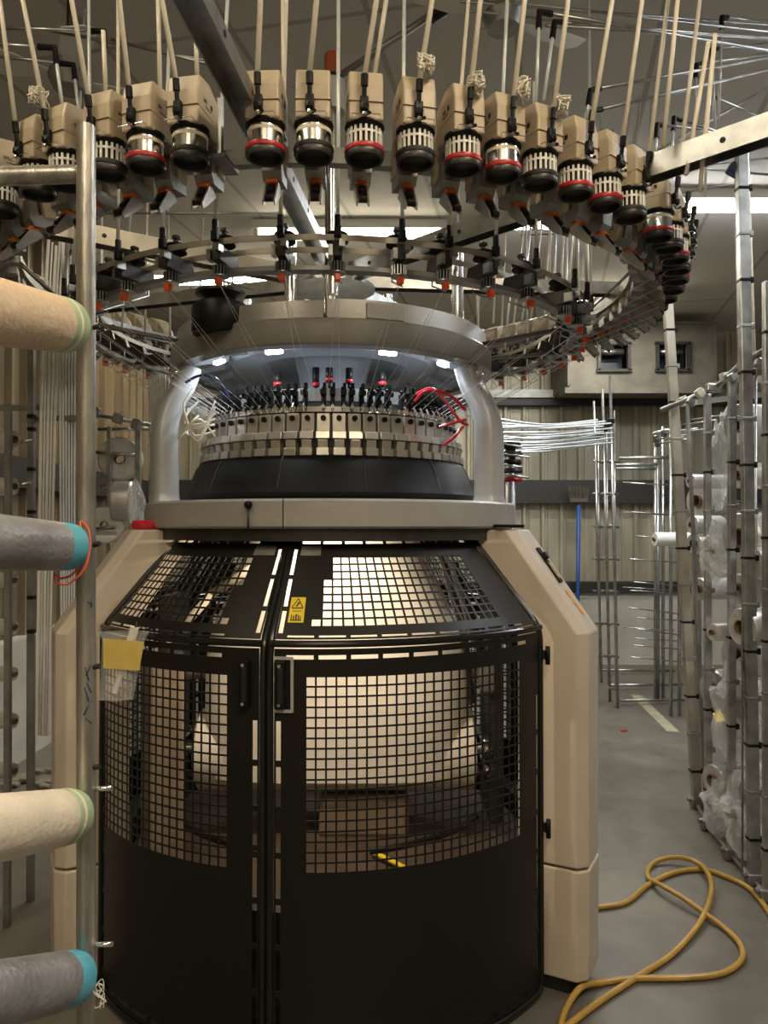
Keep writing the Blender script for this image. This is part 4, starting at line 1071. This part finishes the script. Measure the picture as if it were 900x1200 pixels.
# empty background creel
bc = empty('background_creel', (2.2, 6.4, 0), 'empty rod creel of thin steel posts standing before the back wall', 'creel')
def bt(pts, r, nm='thin_post', m='galv'): return MB().tube([pt(*q) for q in pts], r, 8).build(nm, M[m], bc)
for (x, yt, yb) in ((697, 470, 800), (707, 456, 822), (716, 441, 830)):
    Y = floor_pt(x, yb).y
    bt([(x-1, yt, Y), (x+8, yb, Y)], .013)
    bt([(x+4, yt+40, Y+.1), (x+6, yb-20, Y+.1)], .009)
    for y in range(540, yb-20, 38): bt([(x-2, y, Y-.02), (x+9, y+2, Y+.08)], .010, 'clip')
for (x, yt, yb) in ((768, 510, 800), (777, 500, 800), (786, 505, 805), (796, 495, 815), (771, 545, 790)):
    Y = 6.9 if yb < 805 else 6.3
    b_ = pt(x, yb, Y); b_.z = 0
    MB().tube([pt(x, yt, Y), b_], .015, 8).build('thin_post', M['galv'], bc)
for (x0, y0, x1, y1) in ((701, 785, 790, 786), (714, 803, 800, 802), (727, 821, 808, 820)):
    Y = floor_pt(x0, y0+6).y; bt([(x0, y0, Y), (x1, y1, Y+.1)], .014, 'base_rail')
for (x0, y0, x1, y1) in ((725, 537, 790, 536), (722, 545, 770, 544), (722, 549, 768, 549), (765, 508, 800, 500)): bt([(x0, y0, 6.4), (x1, y1, 6.4)], .014, 'top_rail')
for i, y in enumerate((566, 600, 628, 655, 682, 692, 712, 724, 737, 748, 756, 770)):
    bt([(742+random.uniform(-6, 8), y, 6.2), (800, y+random.uniform(3, 8), 6.5)], .005, 'spindle_rod')
for i, y in enumerate((565, 600, 688, 735)): bt([(730, y, 6.8), (790, y+4, 6.8)], .005, 'spindle_rod')
for i, (x, y) in enumerate(((770, 520), (778, 508), (792, 508), (768, 515), (800, 498), (810, 492))):
    bt([(x, y, 6.0+.1*i), (x+40, y-6, 5.6)], .007, 'upper_rod'); MB().box(pt(x, y, 6.0+.1*i), (.03, .03, .05)).build('rod_clip', M['dark'], bc)

# bundle of thin tubes between machine and background posts
tb = empty('tube_bundle', pt(650, 540, 5.0), 'bundle of pale horizontal tubes between the machine and background posts', 'tube bundle')
for i in range(16):
    y0 = 492+2.6*i+random.uniform(-2, 2); y1 = 492+1.9*i
    mb = MB(); mb.tube(smooth_path([pt(578, y0, 4.6), pt(640, (y0+y1)/2+3+random.uniform(-3, 4), 4.9), pt(700+i % 3*9, y1, 5.4)], 5), .0065, 6); mb.build('tube', M['clear_tube'], tb)
for i in range(8): MB().box(pt(696+2.8*i, 516-3.2*i, 5.4), (.05, .04, .035), None, .005).build('black_clip', M['blackpl'], tb)
# neighbouring machine glimpsed behind the right post
nm_ = empty('rear_feeder_stack', pt(600, 575, 4.4), 'dark stack of feeder parts glimpsed right of the machine post', 'feeder stack')
for i in range(5):
    c = pt(598+random.uniform(-3, 3), 525+10*i, 4.5); MB().lathe([(0, 0), (.055, 0), (.06, .012), (.055, .03), (0, .03)], 20, Matrix.Translation(c)).build('disc', M['red'] if i == 4 else (M['dark'] if i % 2 else M['blackpl']), nm_)
MB().tube([(pt(598, 525, 4.5).x, 4.5, 0), pt(598, 525, 4.5)], .03, 10).build('stand', M['galv_dark'], nm_)
for i in range(4): MB().tube([pt(590, 520+12*i, 4.4), pt(612+8*(i % 2), 524+12*i, 4.4)], .006, 6).build('rod', M['galv'], nm_)

# broom
e = empty('broom', floor_pt(676, 783), 'upturned broom with blue handle and dark bristle head at the back wall', 'broom')
MB().tube([(pt(676, 720, 8.45).x, 8.45, .0), pt(678, 592, 8.45)], .022, 10).build('handle', M['blue'], e)
mb = MB(); c = pt(678, 581, 8.45)
mb.box(c-Vector((0, 0, .05)), (.20, .06, .05), None, .01)
for k in range(80):
    q = c+Vector((random.uniform(-.10, .10), random.uniform(-.03, .03), -.03)); mb.tube([q, q+Vector((random.uniform(-.03, .03), random.uniform(-.03, .03), random.uniform(.08, .14)))], .006, 4)
mb.build('bristles', mat('dusty bristles', (.10, .09, .07), .9), e)
e.location.z = 0

# air handling housing on the back wall
e = empty('vent_housing', pt(752, 455, 7.9), 'weathered cream vent housing with two dark openings high on the back wall', 'vent housing')
a0 = pt(667, 452, 7.9); a1 = pt(838, 378, 7.9)
mb = MB(); x0, x1, z0, z1 = a0.x, a1.x, a0.z, a1.z
wins = [(pt(700, 0, 7.9).x, pt(735, 0, 7.9).x), (pt(768, 0, 7.9).x, pt(804, 0, 7.9).x)]; wz0 = pt(0, 434, 7.9).z; wz1 = pt(0, 402, 7.9).z
xs = [x0, wins[0][0], wins[0][1], wins[1][0], wins[1][1], x1]
for i in range(5):
    zz = [(z0, z1)] if i % 2 == 0 else [(z0, wz0), (wz1, z1)]
    for u, v in zz: mb.box(((xs[i]+xs[i+1])/2, 7.95, (u+v)/2), (xs[i+1]-xs[i], .06, v-u))
for (c, s_) in ((((x0+x1)/2, 8.3, z1), (x1-x0, .8, .03)), (((x0+x1)/2, 8.3, z0), (x1-x0, .8, .03)), ((x0, 8.3, (z0+z1)/2), (.03, .8, z1-z0)), ((x1, 8.3, (z0+z1)/2), (.03, .8, z1-z0))): mb.box(c, s_)
mb.build('casing', M['duct'], e)
mb = MB(); mb.box(((x0+x1)/2, 8.0, z0-.05), (x1-x0+.1, .25, .06)); mb.build('ledge', M['duct'], e)
for a_, b_ in wins:
    mb = MB()
    for (c, s_) in ((((a_+b_)/2, 7.9, wz1), (b_-a_+.05, .03, .03)), (((a_+b_)/2, 7.9, wz0), (b_-a_+.05, .03, .03)), ((a_, 7.9, (wz0+wz1)/2), (.03, .03, wz1-wz0)), ((b_, 7.9, (wz0+wz1)/2), (.03, .03, wz1-wz0))): mb.box(c, s_)
    mb.build('opening_frame', M['girt'], e)
    MB().box(((a_+b_)/2, 8.15, (wz0+wz1)/2), (b_-a_, .02, wz1-wz0)).build('opening_panel', mat('dark blue opening', (.02, .03, .05), .3), e)
    MB().tube([(a_+.03, 8.0, wz1-.07), (b_-.03, 8.0, wz1-.07)], .035, 10).build('roller', M['galv'], e)

# ---------------- left rear creel
lc = empty('left_creel', (-1.6, 3.6, 0), 'creel frame with bundled pale tubes behind the near left post', 'creel')
def lt(pts, r, nm, m): return MB().tube([pt(*q) for q in pts], r, 8).build(nm, M[m], lc)
MB().bar(pt(-20, 478, 3.3), pt(66, 478, 3.3), .03, .022).build('cross_rail', M['galv_dark'], lc)
MB().bar(pt(32, 492, 3.2), pt(92, 490, 3.2), .03, .022).build('cross_rail', M['galv_dark'], lc)
for (x, yt, yb, Y, w_) in ((37, 410, 905, 3.2, .016), (84, 420, 880, 3.3, .018), (10, 480, 905, 3.0, .014), (128, 500, 880, 3.8, .012), (162, 495, 640, 3.8, .016), (176, 495, 640, 4.0, .006)):
    b_ = pt(x, yb, Y); b_.z = 0; MB().bar(b_, pt(x, yt, Y), w_*1.6, w_*1.6, (0, 1, 0)).build('creel_post', M['galv_dark' if x < 100 else 'galv'], lc)
for i in range(5): lt([(57+4.4*i, 280+4*(i % 3), 3.05+.02*i), (49+4.2*i, 420, 3.05+.02*i), (43+3.2*i, 862, 3.05+.02*i)], .0045 if i % 2 else .0065, 'pale_tube', 'white_tube')
for i in range(6): lt([(72+3.6*i, 300, 3.15+.02*i), (70+3.5*i, 440, 3.15+.02*i), (73+2.6*i, 880, 3.15+.02*i)], .0045, 'pale_tube', 'white_tube' if i % 2 else 'clear_tube')
for i in range(5): lt([(176+3.6*i, 420+3*(i % 2), 3.9), (176+3.4*i, 505, 3.9)], .007, 'pale_tube', 'white_tube')
for i in range(2): lt([(193+4*i, 430, 3.9), (193+4*i, 480, 3.9)], .007, 'pale_tube', 'white_tube')
for (x0, y0, x1, y1, Y) in ((15, 520, 40, 515, 3.1), (12, 570, 36, 566, 3.1), (100, 484, 176, 498, 3.7), (115, 503, 176, 503, 3.9), (112, 530, 165, 534, 3.8), (118, 570, 135, 568, 3.8), (112, 620, 135, 618, 3.6)): lt([(x0, y0, Y), (x1, y1, Y)], .009, 'spindle', 'galv')
for (x, y) in ((112, 483), (138, 490), (160, 497)): MB().box(pt(x, y, 3.68), (.04, .04, .05), Matrix.Rotation(.3, 3, 'Y'), .006).build('rail_clamp', M['galv_dark'], lc)
for y in (488, 503, 550, 600, 660, 700, 740): MB().box(pt(37, y, 3.15), (.025, .03, .015)).build('clip', M['blackpl'], lc)
lg = 'small silvery packages at the left edge'
for i, (y, r) in enumerate(((515, .040), (570, .036), (680, .030), (735, .032), (790, .030), (845, .032), (903, .030))):
    package(16, y, 3.05, r, .17, 'silvery yarn package at the left picture edge, %s from the top' % ordn[i], lg, (1, -.25, 0), .35)
package(140, 537, 3.85, .108, .07, 'large silvery disc package facing forward left of the machine post', 'packages left of the machine', (.15, -1, 0), .26)
package(133, 588, 3.7, .100, .095, 'silvery package seen edge-on below the large disc package', 'packages left of the machine', (-1, -.12, 0), .2)
package(122, 615, 3.65, .09, .10, 'silvery package partly hidden low left of the machine leg top', 'packages left of the machine', (.3, -1, 0), .2)
bag(160, 592, 3.6, .035, .10, 'clear plastic bag standing above the red signal lens', seed=9, sy=.04)['group'] = 'clear plastic film left of the machine'
# rubbish by the left foot wall
mb = MB()
for k in range(14):
    q = floor_pt(random.uniform(5, 60), random.uniform(905, 925)); mb.ball(q+Vector((0, 0, .02)), random.uniform(.02, .05), 1, (1.4, 1, .5))
tag(mb.build('cotton_waste', mat('dusty cotton waste', (.25, .22, .17), .9)), 'dusty cotton waste piled on the floor at the left wall', 'cotton waste', None, 'stuff')

# hose ------------------------------------------------------------
H1 = [(640, 1075), (706, 1066), (735, 1060), (760, 1040), (790, 1026), (822, 1022), (850, 1030), (880, 1046), (905, 1080), (930, 1140)]
H2 = [(655, 1215), (700, 1180), (750, 1147), (790, 1120), (822, 1085), (834, 1050), (825, 1026), (805, 1015), (780, 1012), (762, 1018), (760, 1032), (775, 1047), (800, 1062), (825, 1077), (850, 1092), (868, 1112), (868, 1130), (845, 1145), (800, 1150), (740, 1151), (705, 1156), (680, 1170), (660, 1195), (655, 1230)]
def hose(pts, lab, lift):
    P = []
    for i, (x, y) in enumerate(pts): q = floor_pt(x, y); q.z = .012+lift(i); P.append(q)
    mb = MB(); mb.tube(smooth_path(P, 8), .0105, 10); return tag(mb.build('air_hose', M['hose']), lab, 'hose', 'yellow hoses on the floor')
hose(H1, 'yellow hose running under the loop toward the right creel', lambda i: 0)
hose(H2, 'yellow hose looped in a figure of eight on the floor', lambda i: .022 if i in (5, 6, 7, 11, 12, 21) else .012 if i in (4, 8, 13) else .0)
# red scrap on floor
q = floor_pt(731, 857); tag(MB().box(q+Vector((0, 0, .006)), (.05, .03, .01), Matrix.Rotation(.5, 3, 'Z'), .003).build('scrap', M['redlens']), 'small red scrap lying on the aisle floor', 'scrap')
mb = MB(); q0 = floor_pt(110, 1150); q0.z = .1
